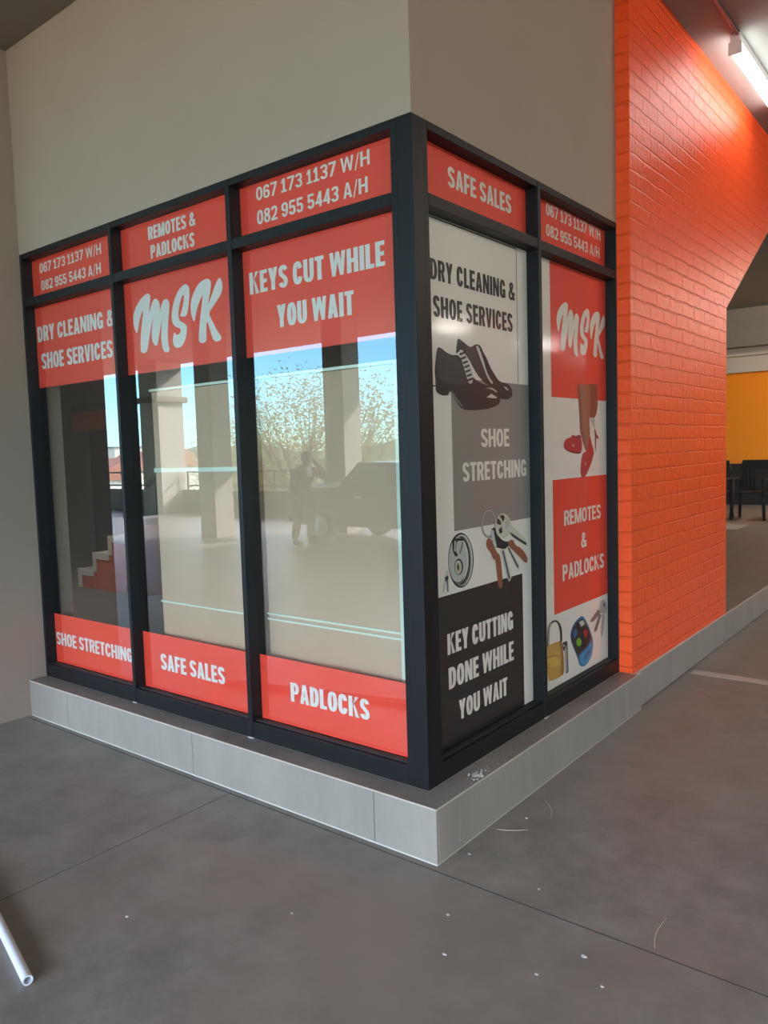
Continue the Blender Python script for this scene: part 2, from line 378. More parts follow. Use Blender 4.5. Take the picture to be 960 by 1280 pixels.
TEXT = {
 'A1a': ('067 173 1137 W/H', (-2.6997, -2.0657, 2.5781, 2.6318)),
 'A1b': ('082 955 5443 A/H', (-2.6921, -2.0771, 2.4796, 2.5354)),
 'B1a': ('REMOTES &', (-1.6515, -1.2853, 2.5674, 2.6307)),
 'B1b': ('PADLOCKS', (-1.6382, -1.2982, 2.4758, 2.54)),
 'C1a': ('067 173 1137 W/H', (-0.8713, -0.2405, 2.5857, 2.6412)),
 'C1b': ('082 955 5443 A/H', (-0.8715, -0.254, 2.4858, 2.5443)),
 'A2a': ('DRY CLEANING &', (-2.768, -1.9863, 2.1944, 2.2823)),
 'A2b': ('SHOE SERVICES', (-2.7424, -2.0117, 2.0349, 2.1258)),
 'C2a': ('KEYS CUT WHILE', (-0.9366, -0.1809, 2.1998, 2.293)),
 'C2b': ('YOU WAIT', (-0.7726, -0.3427, 2.0383, 2.1322)),
 'A3a': ('SHOE STRETCHING', (-2.7766, -1.9889, 0.3992, 0.4758)),
 'B3a': ('SAFE SALES', (-1.7357, -1.2287, 0.4041, 0.4883)),
 'C3a': ('PADLOCKS', (-0.7837, -0.3308, 0.4046, 0.4909)),
 'D1a': ('SAFE SALES', (0.3187, 0.8218, 2.525, 2.6035)),
 'E1a': ('067 173 1137 W/H', (1.1599, 1.8012, 2.595, 2.6532)),
 'E1b': ('082 955 5443 A/H', (1.1583, 1.7866, 2.4998, 2.5549)),
 'D2a': ('DRY CLEANING &', (0.1784, 0.8395, 2.149, 2.2281)),
 'D2b': ('SHOE SERVICES', (0.1943, 0.8154, 2.0101, 2.0911)),
 'D2c': ('SHOE', (0.5265, 0.7678, 1.5034, 1.5821)),
 'D2d': ('STRETCHING', (0.3776, 0.9227, 1.3638, 1.4426)),
 'D2e': ('KEY CUTTING', (0.2358, 0.7722, 0.6738, 0.7594)),
 'D2f': ('DONE WHILE', (0.2392, 0.7738, 0.5314, 0.6199)),
 'D2g': ('YOU WAIT', (0.3095, 0.7103, 0.3856, 0.4674)),
 'E2a': ('REMOTES', (1.3139, 1.7742, 1.0948, 1.1711)),
 'E2b': ('&', (1.5128, 1.5819, 0.9577, 1.0385)),
 'E2c': ('PADLOCKS', (1.2899, 1.8112, 0.8154, 0.8973)),
}
MSK_AT =  (-1.8134, 2.012)
MSK = [
  [(0.023,0.12),(0.009,0.142),(0.0,0.174),(0.001,0.205),(0.013,0.232),(0.038,0.26),(0.071,0.284),(0.104,0.299),(0.13,0.304),(0.147,0.298),(0.153,0.286),(0.151,0.267),(0.141,0.233),(0.135,0.203),(0.145,0.222),(0.162,0.25),(0.179,0.267),(0.195,0.271),(0.212,0.261),(0.225,0.244),(0.226,0.221),(0.221,0.197),(0.235,0.225),(0.249,0.246),(0.267,0.257),(0.286,0.254),(0.299,0.244),(0.304,0.226),(0.296,0.187),(0.286,0.143),(0.278,0.095),(0.278,0.054),(0.28,0.029),(0.288,0.016),(0.282,0.004),(0.261,0.0),(0.241,0.008),(0.23,0.027),(0.224,0.06),(0.225,0.091),(0.233,0.13),(0.244,0.174),(0.226,0.131),(0.21,0.092),(0.199,0.063),(0.189,0.042),(0.172,0.043),(0.156,0.058),(0.147,0.084),(0.15,0.12),(0.16,0.154),(0.171,0.183),(0.156,0.16),(0.14,0.121),(0.123,0.077),(0.11,0.037),(0.1,0.02),(0.078,0.015),(0.056,0.021),(0.048,0.033),(0.051,0.069),(0.058,0.11),(0.068,0.15),(0.081,0.195),(0.089,0.23),(0.074,0.216),(0.056,0.188),(0.041,0.153),(0.033,0.128)] ,
  [(0.331,0.093),(0.338,0.082),(0.354,0.075),(0.371,0.079),(0.381,0.092),(0.379,0.102),(0.357,0.109),(0.333,0.12),(0.319,0.139),(0.315,0.165),(0.322,0.198),(0.339,0.236),(0.362,0.267),(0.388,0.289),(0.413,0.3),(0.433,0.304),(0.45,0.295),(0.46,0.279),(0.461,0.252),(0.453,0.215),(0.442,0.177),(0.433,0.162),(0.421,0.154),(0.397,0.156),(0.379,0.161),(0.395,0.184),(0.41,0.216),(0.417,0.239),(0.416,0.256),(0.405,0.253),(0.391,0.233),(0.377,0.206),(0.369,0.177),(0.369,0.153),(0.379,0.137),(0.406,0.126),(0.425,0.114),(0.429,0.096),(0.424,0.072),(0.412,0.045),(0.39,0.022),(0.365,0.013),(0.341,0.015),(0.322,0.027),(0.315,0.045),(0.319,0.07)] ,
  [(0.483,0.119),(0.471,0.14),(0.463,0.17),(0.464,0.203),(0.474,0.231),(0.496,0.261),(0.529,0.29),(0.567,0.302),(0.597,0.303),(0.615,0.293),(0.619,0.276),(0.612,0.244),(0.598,0.208),(0.59,0.184),(0.601,0.199),(0.622,0.228),(0.65,0.271),(0.672,0.291),(0.681,0.294),(0.691,0.281),(0.697,0.264),(0.694,0.236),(0.683,0.219),(0.656,0.196),(0.625,0.172),(0.593,0.148),(0.606,0.122),(0.626,0.092),(0.646,0.061),(0.666,0.04),(0.675,0.027),(0.668,0.016),(0.646,0.011),(0.624,0.016),(0.611,0.032),(0.598,0.067),(0.586,0.097),(0.577,0.114),(0.572,0.089),(0.569,0.051),(0.568,0.027),(0.557,0.018),(0.538,0.015),(0.519,0.021),(0.512,0.031),(0.516,0.067),(0.523,0.104),(0.535,0.151),(0.548,0.201),(0.558,0.238),(0.542,0.221),(0.521,0.196),(0.504,0.164),(0.492,0.132)] ,
]
MSK_R =  (1.2565, 1.9543, 0.8541, 0.8521) # skew check 0.0085368969107944
ART = {
 'shoes': [
  ('ink',[(0.36,1.941),(0.376,1.941),(0.408,1.93),(0.444,1.916),(0.465,1.916),(0.495,1.93),(0.526,1.931),(0.544,1.92),(0.559,1.901),(0.585,1.88),(0.611,1.845),(0.646,1.815),(0.691,1.785),(0.748,1.783),(0.786,1.771),(0.803,1.748),(0.8,1.726),(0.765,1.712),(0.717,1.71),(0.688,1.712),(0.671,1.742),(0.625,1.761),(0.59,1.766),(0.546,1.782),(0.503,1.807),(0.475,1.832),(0.442,1.865),(0.406,1.889),(0.366,1.89),(0.348,1.877),(0.348,1.893),(0.355,1.919)]),
  ('ink2',[(0.408,1.925),(0.444,1.913),(0.465,1.914),(0.491,1.924),(0.511,1.883),(0.548,1.837),(0.59,1.785),(0.546,1.785),(0.503,1.809),(0.463,1.849),(0.423,1.89)]),
  ('silver',[(0.498,1.922),(0.517,1.927),(0.535,1.903),(0.558,1.869),(0.576,1.832),(0.604,1.799),(0.637,1.777),(0.621,1.772),(0.586,1.798),(0.564,1.829),(0.536,1.867),(0.516,1.897)]),
  ('ink',[(0.216,1.892),(0.227,1.895),(0.249,1.891),(0.279,1.878),(0.318,1.871),(0.349,1.875),(0.369,1.873),(0.405,1.845),(0.445,1.817),(0.473,1.792),(0.502,1.78),(0.545,1.769),(0.59,1.766),(0.634,1.759),(0.671,1.742),(0.689,1.724),(0.693,1.703),(0.678,1.686),(0.631,1.673),(0.568,1.663),(0.497,1.658),(0.43,1.656),(0.389,1.659),(0.365,1.669),(0.338,1.69),(0.319,1.711),(0.307,1.723),(0.292,1.727),(0.288,1.714),(0.264,1.709),(0.234,1.71),(0.204,1.719),(0.196,1.731),(0.197,1.752),(0.196,1.773),(0.192,1.801),(0.199,1.835),(0.207,1.869)]),
  ('ink2',[(0.219,1.888),(0.249,1.884),(0.287,1.871),(0.341,1.866),(0.388,1.835),(0.418,1.784),(0.426,1.763),(0.352,1.755),(0.274,1.756),(0.214,1.774),(0.202,1.802)]),
  ('silver',[(0.368,1.896),(0.397,1.899),(0.406,1.884),(0.43,1.864),(0.452,1.839),(0.473,1.805),(0.468,1.778),(0.461,1.766),(0.434,1.766),(0.425,1.785),(0.407,1.819),(0.389,1.852),(0.375,1.877)]),
  ('ink',[(0.369,1.882),(0.406,1.892),(0.413,1.886),(0.375,1.874)]),
  ('ink',[(0.379,1.865),(0.417,1.876),(0.423,1.869),(0.386,1.858)]),
  ('ink',[(0.392,1.849),(0.43,1.859),(0.436,1.853),(0.398,1.841)]),
  ('ink',[(0.402,1.832),(0.441,1.843),(0.447,1.836),(0.408,1.825)]),
  ('ink',[(0.411,1.815),(0.45,1.825),(0.456,1.819),(0.418,1.808)]),
  ('ink',[(0.419,1.798),(0.458,1.808),(0.464,1.802),(0.425,1.791)]),
  ('ink',[(0.425,1.781),(0.464,1.791),(0.47,1.784),(0.431,1.773)]),
  ('silver',[(0.574,1.713),(0.615,1.731),(0.665,1.716),(0.651,1.712)]),
  ('silver',[(0.721,1.767),(0.745,1.764),(0.768,1.75),(0.747,1.752)]),
  ('silver',[(0.571,1.754),(0.625,1.756),(0.667,1.741),(0.659,1.738),(0.62,1.749)]),
  ('grey_ink',[(0.292,1.732),(0.312,1.73),(0.35,1.697),(0.391,1.67),(0.387,1.664),(0.34,1.689),(0.311,1.715)]),
  ('silver',[(0.28,1.717),(0.292,1.72),(0.294,1.714),(0.281,1.71)]),
 ],
 'disc_lock': [
  ('ink',[(0.447,1.032),(0.443,1.006),(0.434,0.983),(0.422,0.963),(0.405,0.947),(0.386,0.936),(0.365,0.931),(0.343,0.931),(0.322,0.937),(0.302,0.949),(0.285,0.965),(0.271,0.985),(0.261,1.008),(0.255,1.032),(0.254,1.057),(0.257,1.081),(0.265,1.104),(0.277,1.124),(0.292,1.14),(0.311,1.151),(0.331,1.157),(0.353,1.158),(0.374,1.153),(0.394,1.142),(0.412,1.127),(0.427,1.107),(0.439,1.083),(0.445,1.058)]),
  ('silver',[(0.438,1.033),(0.435,1.009),(0.428,0.987),(0.417,0.968),(0.402,0.953),(0.386,0.942),(0.367,0.937),(0.349,0.938),(0.33,0.943),(0.313,0.954),(0.298,0.969),(0.286,0.987),(0.278,1.008),(0.273,1.031),(0.272,1.055),(0.275,1.078),(0.281,1.099),(0.292,1.118),(0.305,1.133),(0.321,1.143),(0.339,1.149),(0.358,1.15),(0.376,1.146),(0.394,1.136),(0.409,1.121),(0.422,1.103),(0.432,1.081),(0.437,1.057)]),
  ('grey_ink',[(0.426,1.032),(0.423,1.01),(0.417,0.988),(0.407,0.97),(0.394,0.955),(0.379,0.945),(0.362,0.94),(0.345,0.94),(0.329,0.945),(0.313,0.955),(0.3,0.969),(0.289,0.987),(0.281,1.008),(0.277,1.03),(0.276,1.052),(0.278,1.074),(0.285,1.095),(0.294,1.113),(0.306,1.128),(0.321,1.138),(0.337,1.144),(0.354,1.145),(0.37,1.141),(0.386,1.131),(0.4,1.117),(0.412,1.099),(0.42,1.079),(0.425,1.056)]),
  ('ink',[(0.417,1.034),(0.414,1.012),(0.408,0.991),(0.398,0.974),(0.386,0.96),(0.371,0.95),(0.355,0.945),(0.338,0.945),(0.322,0.95),(0.307,0.96),(0.294,0.973),(0.283,0.99),(0.276,1.01),(0.271,1.031),(0.271,1.053),(0.273,1.074),(0.279,1.094),(0.289,1.111),(0.301,1.125),(0.315,1.135),(0.33,1.141),(0.347,1.142),(0.363,1.138),(0.378,1.129),(0.392,1.115),(0.403,1.098),(0.411,1.078),(0.416,1.056)]),
  ('silver',[(0.406,1.037),(0.404,1.016),(0.397,0.997),(0.387,0.98),(0.374,0.967),(0.36,0.958),(0.343,0.953),(0.327,0.954),(0.31,0.958),(0.295,0.968),(0.281,0.981),(0.271,0.997),(0.263,1.016),(0.258,1.036),(0.257,1.056),(0.26,1.077),(0.266,1.095),(0.275,1.112),(0.287,1.125),(0.302,1.135),(0.318,1.14),(0.334,1.14),(0.351,1.136),(0.367,1.127),(0.381,1.115),(0.392,1.098),(0.401,1.079),(0.405,1.058)]),
  ('chrome',[(0.392,1.04),(0.39,1.02),(0.384,1.002),(0.375,0.987),(0.364,0.974),(0.351,0.965),(0.336,0.961),(0.322,0.961),(0.307,0.965),(0.294,0.974),(0.282,0.986),(0.272,1.001),(0.265,1.019),(0.261,1.038),(0.261,1.057),(0.263,1.076),(0.269,1.094),(0.277,1.109),(0.288,1.121),(0.3,1.131),(0.314,1.135),(0.329,1.136),(0.344,1.132),(0.357,1.124),(0.37,1.112),(0.38,1.097),(0.387,1.079),(0.391,1.06)]),
  ('ink',[(0.289,1.135),(0.32,1.14),(0.366,1.133),(0.372,1.121),(0.328,1.128),(0.316,1.117),(0.311,1.085),(0.328,1.067),(0.312,1.063),(0.294,1.077),(0.286,1.107)]),
  ('silver',[(0.303,1.128),(0.313,1.128),(0.308,1.104),(0.308,1.083),(0.299,1.091)]),
  ('grey_ink',[(0.36,1.122),(0.371,1.119),(0.359,1.093),(0.347,1.075),(0.331,1.068),(0.346,1.09)]),
  ('ink',[(0.363,1.016),(0.36,1.006),(0.355,0.997),(0.348,0.991),(0.338,0.987),(0.328,0.987),(0.318,0.99),(0.309,0.996),(0.302,1.004),(0.298,1.014),(0.297,1.025),(0.299,1.035),(0.304,1.043),(0.311,1.05),(0.321,1.053),(0.331,1.054),(0.341,1.051),(0.35,1.045),(0.357,1.036),(0.361,1.026)]),
  ('chrome',[(0.352,1.015),(0.35,1.006),(0.346,0.999),(0.34,0.994),(0.333,0.991),(0.325,0.99),(0.317,0.993),(0.31,0.998),(0.304,1.005),(0.301,1.013),(0.3,1.022),(0.302,1.031),(0.306,1.038),(0.311,1.044),(0.319,1.047),(0.327,1.047),(0.335,1.045),(0.342,1.04),(0.348,1.033),(0.351,1.024)]),
  ('brass',[(0.34,1.016),(0.338,1.008),(0.334,1.002),(0.329,0.998),(0.323,0.998),(0.317,1.0),(0.312,1.005),(0.309,1.012),(0.308,1.02),(0.31,1.028),(0.314,1.034),(0.319,1.038),(0.325,1.039),(0.331,1.036),(0.336,1.031),(0.339,1.024)]),
  ('ink',[(0.331,1.019),(0.33,1.012),(0.327,1.007),(0.324,1.006),(0.32,1.008),(0.318,1.014),(0.317,1.021),(0.318,1.028),(0.321,1.033),(0.325,1.034),(0.328,1.032),(0.33,1.026)]),
  ('grey_ink',[(0.299,0.967),(0.321,0.957),(0.353,0.964),(0.366,0.981),(0.36,0.958),(0.329,0.946),(0.303,0.956)]),
  ('silver',[(0.232,1.017),(0.249,1.017),(0.254,1.002),(0.239,0.981),(0.218,0.933),(0.204,0.935),(0.222,0.984)]),
  ('grey_ink',[(0.234,0.982),(0.25,0.975),(0.25,0.93),(0.24,0.932),(0.238,0.962)]),
  ('ink',[(0.226,0.992),(0.25,0.998),(0.252,0.981),(0.23,0.973)]),
 ],
 'key_bunch': [
  ('grey_ink',[(0.639,1.169),(0.636,1.153),(0.629,1.138),(0.618,1.126),(0.604,1.117),(0.588,1.112),(0.571,1.112),(0.555,1.116),(0.54,1.124),(0.527,1.135),(0.518,1.149),(0.512,1.165),(0.51,1.181),(0.513,1.197),(0.52,1.212),(0.53,1.224),(0.544,1.233),(0.559,1.238),(0.576,1.239),(0.593,1.235),(0.608,1.228),(0.621,1.216),(0.631,1.202),(0.637,1.186),(0.639,1.169),(0.624,1.171),(0.623,1.185),(0.618,1.198),(0.611,1.21),(0.6,1.22),(0.589,1.226),(0.576,1.229),(0.563,1.228),(0.551,1.224),(0.54,1.216),(0.532,1.206),(0.527,1.194),(0.525,1.18),(0.526,1.166),(0.53,1.153),(0.537,1.141),(0.547,1.132),(0.559,1.125),(0.572,1.122),(0.585,1.122),(0.597,1.126),(0.608,1.134),(0.616,1.144),(0.622,1.157),(0.624,1.171)]),
  ('silver',[(0.636,1.17),(0.633,1.154),(0.627,1.14),(0.616,1.129),(0.604,1.121),(0.589,1.116),(0.573,1.116),(0.558,1.119),(0.544,1.127),(0.532,1.137),(0.524,1.151),(0.518,1.165),(0.517,1.181),(0.52,1.196),(0.526,1.209),(0.536,1.221),(0.548,1.229),(0.562,1.234),(0.578,1.234),(0.593,1.231),(0.608,1.224),(0.62,1.214),(0.629,1.2),(0.634,1.185),(0.636,1.17),(0.631,1.17),(0.629,1.185),(0.624,1.199),(0.616,1.212),(0.605,1.222),(0.592,1.228),(0.578,1.231),(0.564,1.23),(0.55,1.226),(0.539,1.218),(0.53,1.207),(0.524,1.194),(0.522,1.18),(0.523,1.166),(0.528,1.152),(0.536,1.139),(0.547,1.129),(0.559,1.123),(0.574,1.119),(0.588,1.119),(0.601,1.124),(0.613,1.132),(0.622,1.142),(0.628,1.156),(0.631,1.17)]),
  ('ink',[(0.587,1.146),(0.627,1.158),(0.651,1.114),(0.701,1.083),(0.764,1.076),(0.742,1.052),(0.7,1.047),(0.639,1.064),(0.614,1.062),(0.595,1.09)]),
  ('copper',[(0.546,1.095),(0.561,1.111),(0.586,1.11),(0.609,1.078),(0.638,1.044),(0.668,1.024),(0.676,0.977),(0.686,0.902),(0.675,0.877),(0.65,0.88),(0.636,0.93),(0.625,1.012),(0.602,1.016),(0.584,1.05),(0.555,1.069)]),
  ('copper',[(0.738,1.081),(0.786,1.085),(0.808,1.052),(0.855,1.039),(0.914,0.991),(0.919,0.963),(0.898,0.959),(0.827,1.005),(0.773,1.038),(0.742,1.057)]),
  ('silver',[(0.667,1.048),(0.705,1.051),(0.763,0.911),(0.742,0.896),(0.718,0.923)]),
  ('ink',[(0.685,1.043),(0.696,1.044),(0.75,0.913),(0.739,0.904)]),
  ('silver',[(0.721,1.055),(0.747,1.057),(0.838,0.955),(0.83,0.936),(0.808,0.952)]),
  ('ink',[(0.733,1.05),(0.742,1.052),(0.831,0.953),(0.822,0.946)]),
  ('silver',[(0.587,1.141),(0.612,1.149),(0.625,1.097),(0.639,1.069),(0.624,1.061),(0.6,1.089)]),
  ('cream',[(0.639,1.192),(0.685,1.212),(0.726,1.202),(0.762,1.176),(0.777,1.143),(0.852,1.104),(0.924,1.053),(0.9,1.041),(0.775,1.095),(0.749,1.109),(0.702,1.096),(0.651,1.109),(0.627,1.142)]),
  ('ink',[(0.664,1.2),(0.697,1.203),(0.713,1.191),(0.696,1.169),(0.684,1.183)]),
  ('ink',[(0.646,1.192),(0.664,1.185),(0.683,1.165),(0.668,1.159),(0.639,1.169)]),
  ('ink',[(0.654,1.14),(0.683,1.153),(0.688,1.125),(0.666,1.12)]),
  ('ink',[(0.745,1.124),(0.761,1.117),(0.909,1.053),(0.902,1.042),(0.775,1.099)]),
  ('chrome',[(0.726,1.19),(0.755,1.172),(0.75,1.146),(0.724,1.138),(0.709,1.165)]),
 ],
 'padlock': [
  ('ink',[(1.105,0.504),(1.109,0.59),(1.121,0.619),(1.156,0.636),(1.2,0.635),(1.244,0.615),(1.27,0.581),(1.276,0.539),(1.272,0.503),(1.25,0.508),(1.251,0.544),(1.245,0.578),(1.228,0.608),(1.2,0.626),(1.166,0.624),(1.14,0.607),(1.132,0.581),(1.128,0.499)]),
  ('silver',[(1.114,0.51),(1.118,0.584),(1.129,0.613),(1.16,0.63),(1.166,0.627),(1.138,0.61),(1.125,0.582),(1.121,0.508)]),
  ('gold',[(1.105,0.508),(1.127,0.523),(1.196,0.52),(1.25,0.517),(1.272,0.499),(1.28,0.457),(1.288,0.43),(1.292,0.338),(1.236,0.332),(1.173,0.334),(1.104,0.345)]),
  ('gold_dark',[(1.232,0.518),(1.25,0.517),(1.272,0.499),(1.28,0.457),(1.288,0.43),(1.292,0.338),(1.249,0.333),(1.261,0.42),(1.253,0.471)]),
  ('gold_light',[(1.243,0.408),(1.239,0.401),(1.228,0.397),(1.211,0.395),(1.19,0.397),(1.167,0.401),(1.143,0.408),(1.123,0.416),(1.107,0.425),(1.097,0.435),(1.093,0.443),(1.097,0.45),(1.108,0.454),(1.124,0.456),(1.145,0.455),(1.168,0.45),(1.191,0.444),(1.212,0.435),(1.229,0.426),(1.24,0.416)]),
  ('ink',[(1.132,0.423),(1.13,0.42),(1.125,0.42),(1.121,0.423),(1.119,0.426),(1.121,0.428),(1.126,0.428),(1.13,0.426)]),
  ('gold_dark',[(1.108,0.464),(1.16,0.464),(1.221,0.45),(1.221,0.445),(1.159,0.458),(1.109,0.458)]),
  ('ink',[(1.272,0.503),(1.297,0.502),(1.332,0.501),(1.334,0.469),(1.305,0.455),(1.28,0.457)]),
  ('silver',[(1.281,0.489),(1.297,0.488),(1.296,0.477),(1.283,0.48)]),
  ('grey_ink',[(1.296,0.48),(1.334,0.479),(1.342,0.335),(1.32,0.331),(1.305,0.339)]),
  ('silver',[(1.305,0.467),(1.316,0.467),(1.319,0.344),(1.309,0.343)]),
 ],
 'remote': [
  ('blue',[(1.518,0.596),(1.546,0.578),(1.593,0.53),(1.632,0.474),(1.652,0.439),(1.655,0.408),(1.638,0.354),(1.595,0.328),(1.544,0.316),(1.502,0.324),(1.475,0.339),(1.452,0.384),(1.405,0.445),(1.373,0.494),(1.368,0.524),(1.388,0.557),(1.427,0.58),(1.469,0.591)]),
  ('ink',[(1.518,0.578),(1.538,0.568),(1.579,0.528),(1.618,0.475),(1.629,0.448),(1.598,0.424),(1.544,0.41),(1.474,0.398),(1.461,0.382),(1.416,0.443),(1.385,0.491),(1.382,0.517),(1.402,0.549),(1.434,0.567),(1.473,0.578)]),
  ('blue_light',[(1.631,0.443),(1.648,0.418),(1.638,0.359),(1.596,0.333),(1.544,0.322),(1.492,0.338),(1.478,0.369),(1.488,0.388),(1.554,0.402),(1.601,0.417)]),
  ('blue',[(1.531,0.361),(1.541,0.376),(1.6,0.399),(1.62,0.397),(1.609,0.37),(1.553,0.353)]),
  ('cream',[(1.476,0.57),(1.528,0.57),(1.549,0.545),(1.502,0.539)]),
  ('blue',[(1.397,0.531),(1.438,0.544),(1.454,0.515),(1.422,0.491)]),
  ('red_ink',[(1.524,0.505),(1.562,0.519),(1.584,0.492),(1.556,0.465)]),
  ('green',[(1.503,0.456),(1.5,0.448),(1.493,0.442),(1.482,0.44),(1.47,0.441),(1.457,0.445),(1.447,0.452),(1.44,0.461),(1.438,0.47),(1.441,0.477),(1.448,0.483),(1.458,0.486),(1.471,0.485),(1.483,0.48),(1.494,0.473),(1.501,0.465)]),
 ],
 'door_keys': [
  ('silver',[(1.884,0.619),(1.883,0.614),(1.879,0.61),(1.874,0.606),(1.867,0.604),(1.86,0.603),(1.852,0.604),(1.843,0.606),(1.836,0.61),(1.829,0.614),(1.825,0.619),(1.822,0.625),(1.821,0.63),(1.822,0.635),(1.825,0.64),(1.83,0.643),(1.837,0.645),(1.844,0.646),(1.852,0.645),(1.861,0.643),(1.868,0.64),(1.875,0.636),(1.88,0.63),(1.883,0.625),(1.884,0.619),(1.873,0.621),(1.873,0.625),(1.871,0.629),(1.867,0.633),(1.863,0.636),(1.858,0.639),(1.852,0.64),(1.847,0.641),(1.842,0.64),(1.837,0.638),(1.834,0.636),(1.831,0.632),(1.831,0.628),(1.831,0.624),(1.833,0.62),(1.837,0.616),(1.841,0.613),(1.846,0.611),(1.852,0.609),(1.857,0.609),(1.862,0.609),(1.867,0.611),(1.87,0.614),(1.873,0.617),(1.873,0.621)]),
  ('grey_ink',[(1.726,0.593),(1.761,0.567),(1.674,0.539),(1.631,0.538),(1.617,0.55)]),
  ('grey_ink',[(1.737,0.564),(1.771,0.553),(1.704,0.477),(1.67,0.476),(1.668,0.488)]),
  ('pink_grey',[(1.778,0.556),(1.821,0.543),(1.785,0.433),(1.761,0.435),(1.76,0.456)]),
  ('pink_grey',[(1.743,0.62),(1.762,0.635),(1.806,0.632),(1.848,0.602),(1.849,0.556),(1.816,0.548),(1.769,0.561),(1.732,0.589)]),
  ('brown_ink',[(1.795,0.613),(1.817,0.612),(1.825,0.592),(1.805,0.591)]),
  ('silver',[(1.749,0.624),(1.766,0.627),(1.759,0.586),(1.742,0.593)]),
 ],
 'heels': [
  ('skin_dark',[(1.703,1.824),(1.745,1.826),(1.749,1.742),(1.737,1.679),(1.704,1.644),(1.658,1.644),(1.628,1.647),(1.619,1.697),(1.617,1.82)]),
  ('skin',[(1.486,1.813),(1.498,1.734),(1.51,1.646),(1.513,1.573),(1.536,1.532),(1.584,1.462),(1.624,1.498),(1.641,1.552),(1.632,1.623),(1.638,1.648),(1.644,1.697),(1.662,1.822)]),
  ('skin_dark',[(1.486,1.813),(1.498,1.734),(1.51,1.646),(1.513,1.573),(1.536,1.532),(1.584,1.462),(1.594,1.474),(1.556,1.552),(1.539,1.634),(1.527,1.735),(1.51,1.815)]),
  ('red_ink',[(1.503,1.557),(1.477,1.547),(1.446,1.549),(1.418,1.554),(1.404,1.541),(1.34,1.532),(1.321,1.51),(1.316,1.491),(1.347,1.474),(1.42,1.459),(1.496,1.453),(1.534,1.463),(1.536,1.524)]),
  ('red_dark',[(1.316,1.491),(1.347,1.474),(1.42,1.459),(1.496,1.453),(1.534,1.463),(1.515,1.462),(1.43,1.466),(1.352,1.48)]),
  ('red_dark',[(1.477,1.547),(1.446,1.548),(1.431,1.537),(1.474,1.533),(1.536,1.536),(1.512,1.553)]),
  ('red_ink',[(1.636,1.556),(1.66,1.506),(1.687,1.464),(1.684,1.447),(1.653,1.402),(1.611,1.362),(1.571,1.33),(1.531,1.326),(1.51,1.357),(1.524,1.418),(1.544,1.459),(1.584,1.461),(1.616,1.494)]),
  ('cream',[(1.414,1.503),(1.431,1.504),(1.444,1.495),(1.429,1.493)]),
  ('cream',[(1.577,1.409),(1.587,1.406),(1.577,1.394),(1.568,1.394)]),
  ('red_dark',[(1.693,1.584),(1.71,1.581),(1.72,1.556),(1.712,1.466),(1.7,1.466),(1.703,1.552)]),
  ('red_dark',[(1.71,1.565),(1.749,1.539),(1.74,1.526),(1.711,1.543)]),
  ('silver',[(1.638,1.643),(1.699,1.644),(1.703,1.584),(1.657,1.615)]),
 ],
}

def P3(side, u, z, d):       # point on a glass line: u along the facade, d behind the frame face
    return (u, d, z) if side == 'F' else (-d, u, z)
# bold condensed grotesque drawn as pen strokes: cap height 1, origin at the left of each glyph
SW, TW = .25, .17
def sarc(cx, cy, rx, ry, a0, a1, n=14, e=2.35):
    out = []
    for i in range(n+1):
        t = math.radians(a0+(a1-a0)*i/n); c, s_ = math.cos(t), math.sin(t)
        out.append((cx+rx*math.copysign(abs(c)**(2/e), c), cy+ry*math.copysign(abs(s_)**(2/e), s_)))
    return out
def pen(P, sw, tw, closed=False):
    P = [p for i, p in enumerate(P) if i == 0 or (abs(p[0]-P[i-1][0])+abs(p[1]-P[i-1][1])) > 1e-4]
    n = len(P); L = []; R = []
    for i in range(n):
        a = P[(i-1) % n] if closed or i else P[0]; b = P[(i+1) % n] if closed or i < n-1 else P[-1]
        tx, ty = b[0]-a[0], b[1]-a[1]; l = math.hypot(tx, ty) or 1; tx /= l; ty /= l
        w = math.hypot(sw*ty, tw*tx)/2
        L.append((P[i][0]-ty*w, P[i][1]+tx*w)); R.append((P[i][0]+ty*w, P[i][1]-tx*w))
    q = []
    for i in range(n if closed else n-1):
        j = (i+1) % n; q.append([R[i], R[j], L[j], L[i]])
    return q
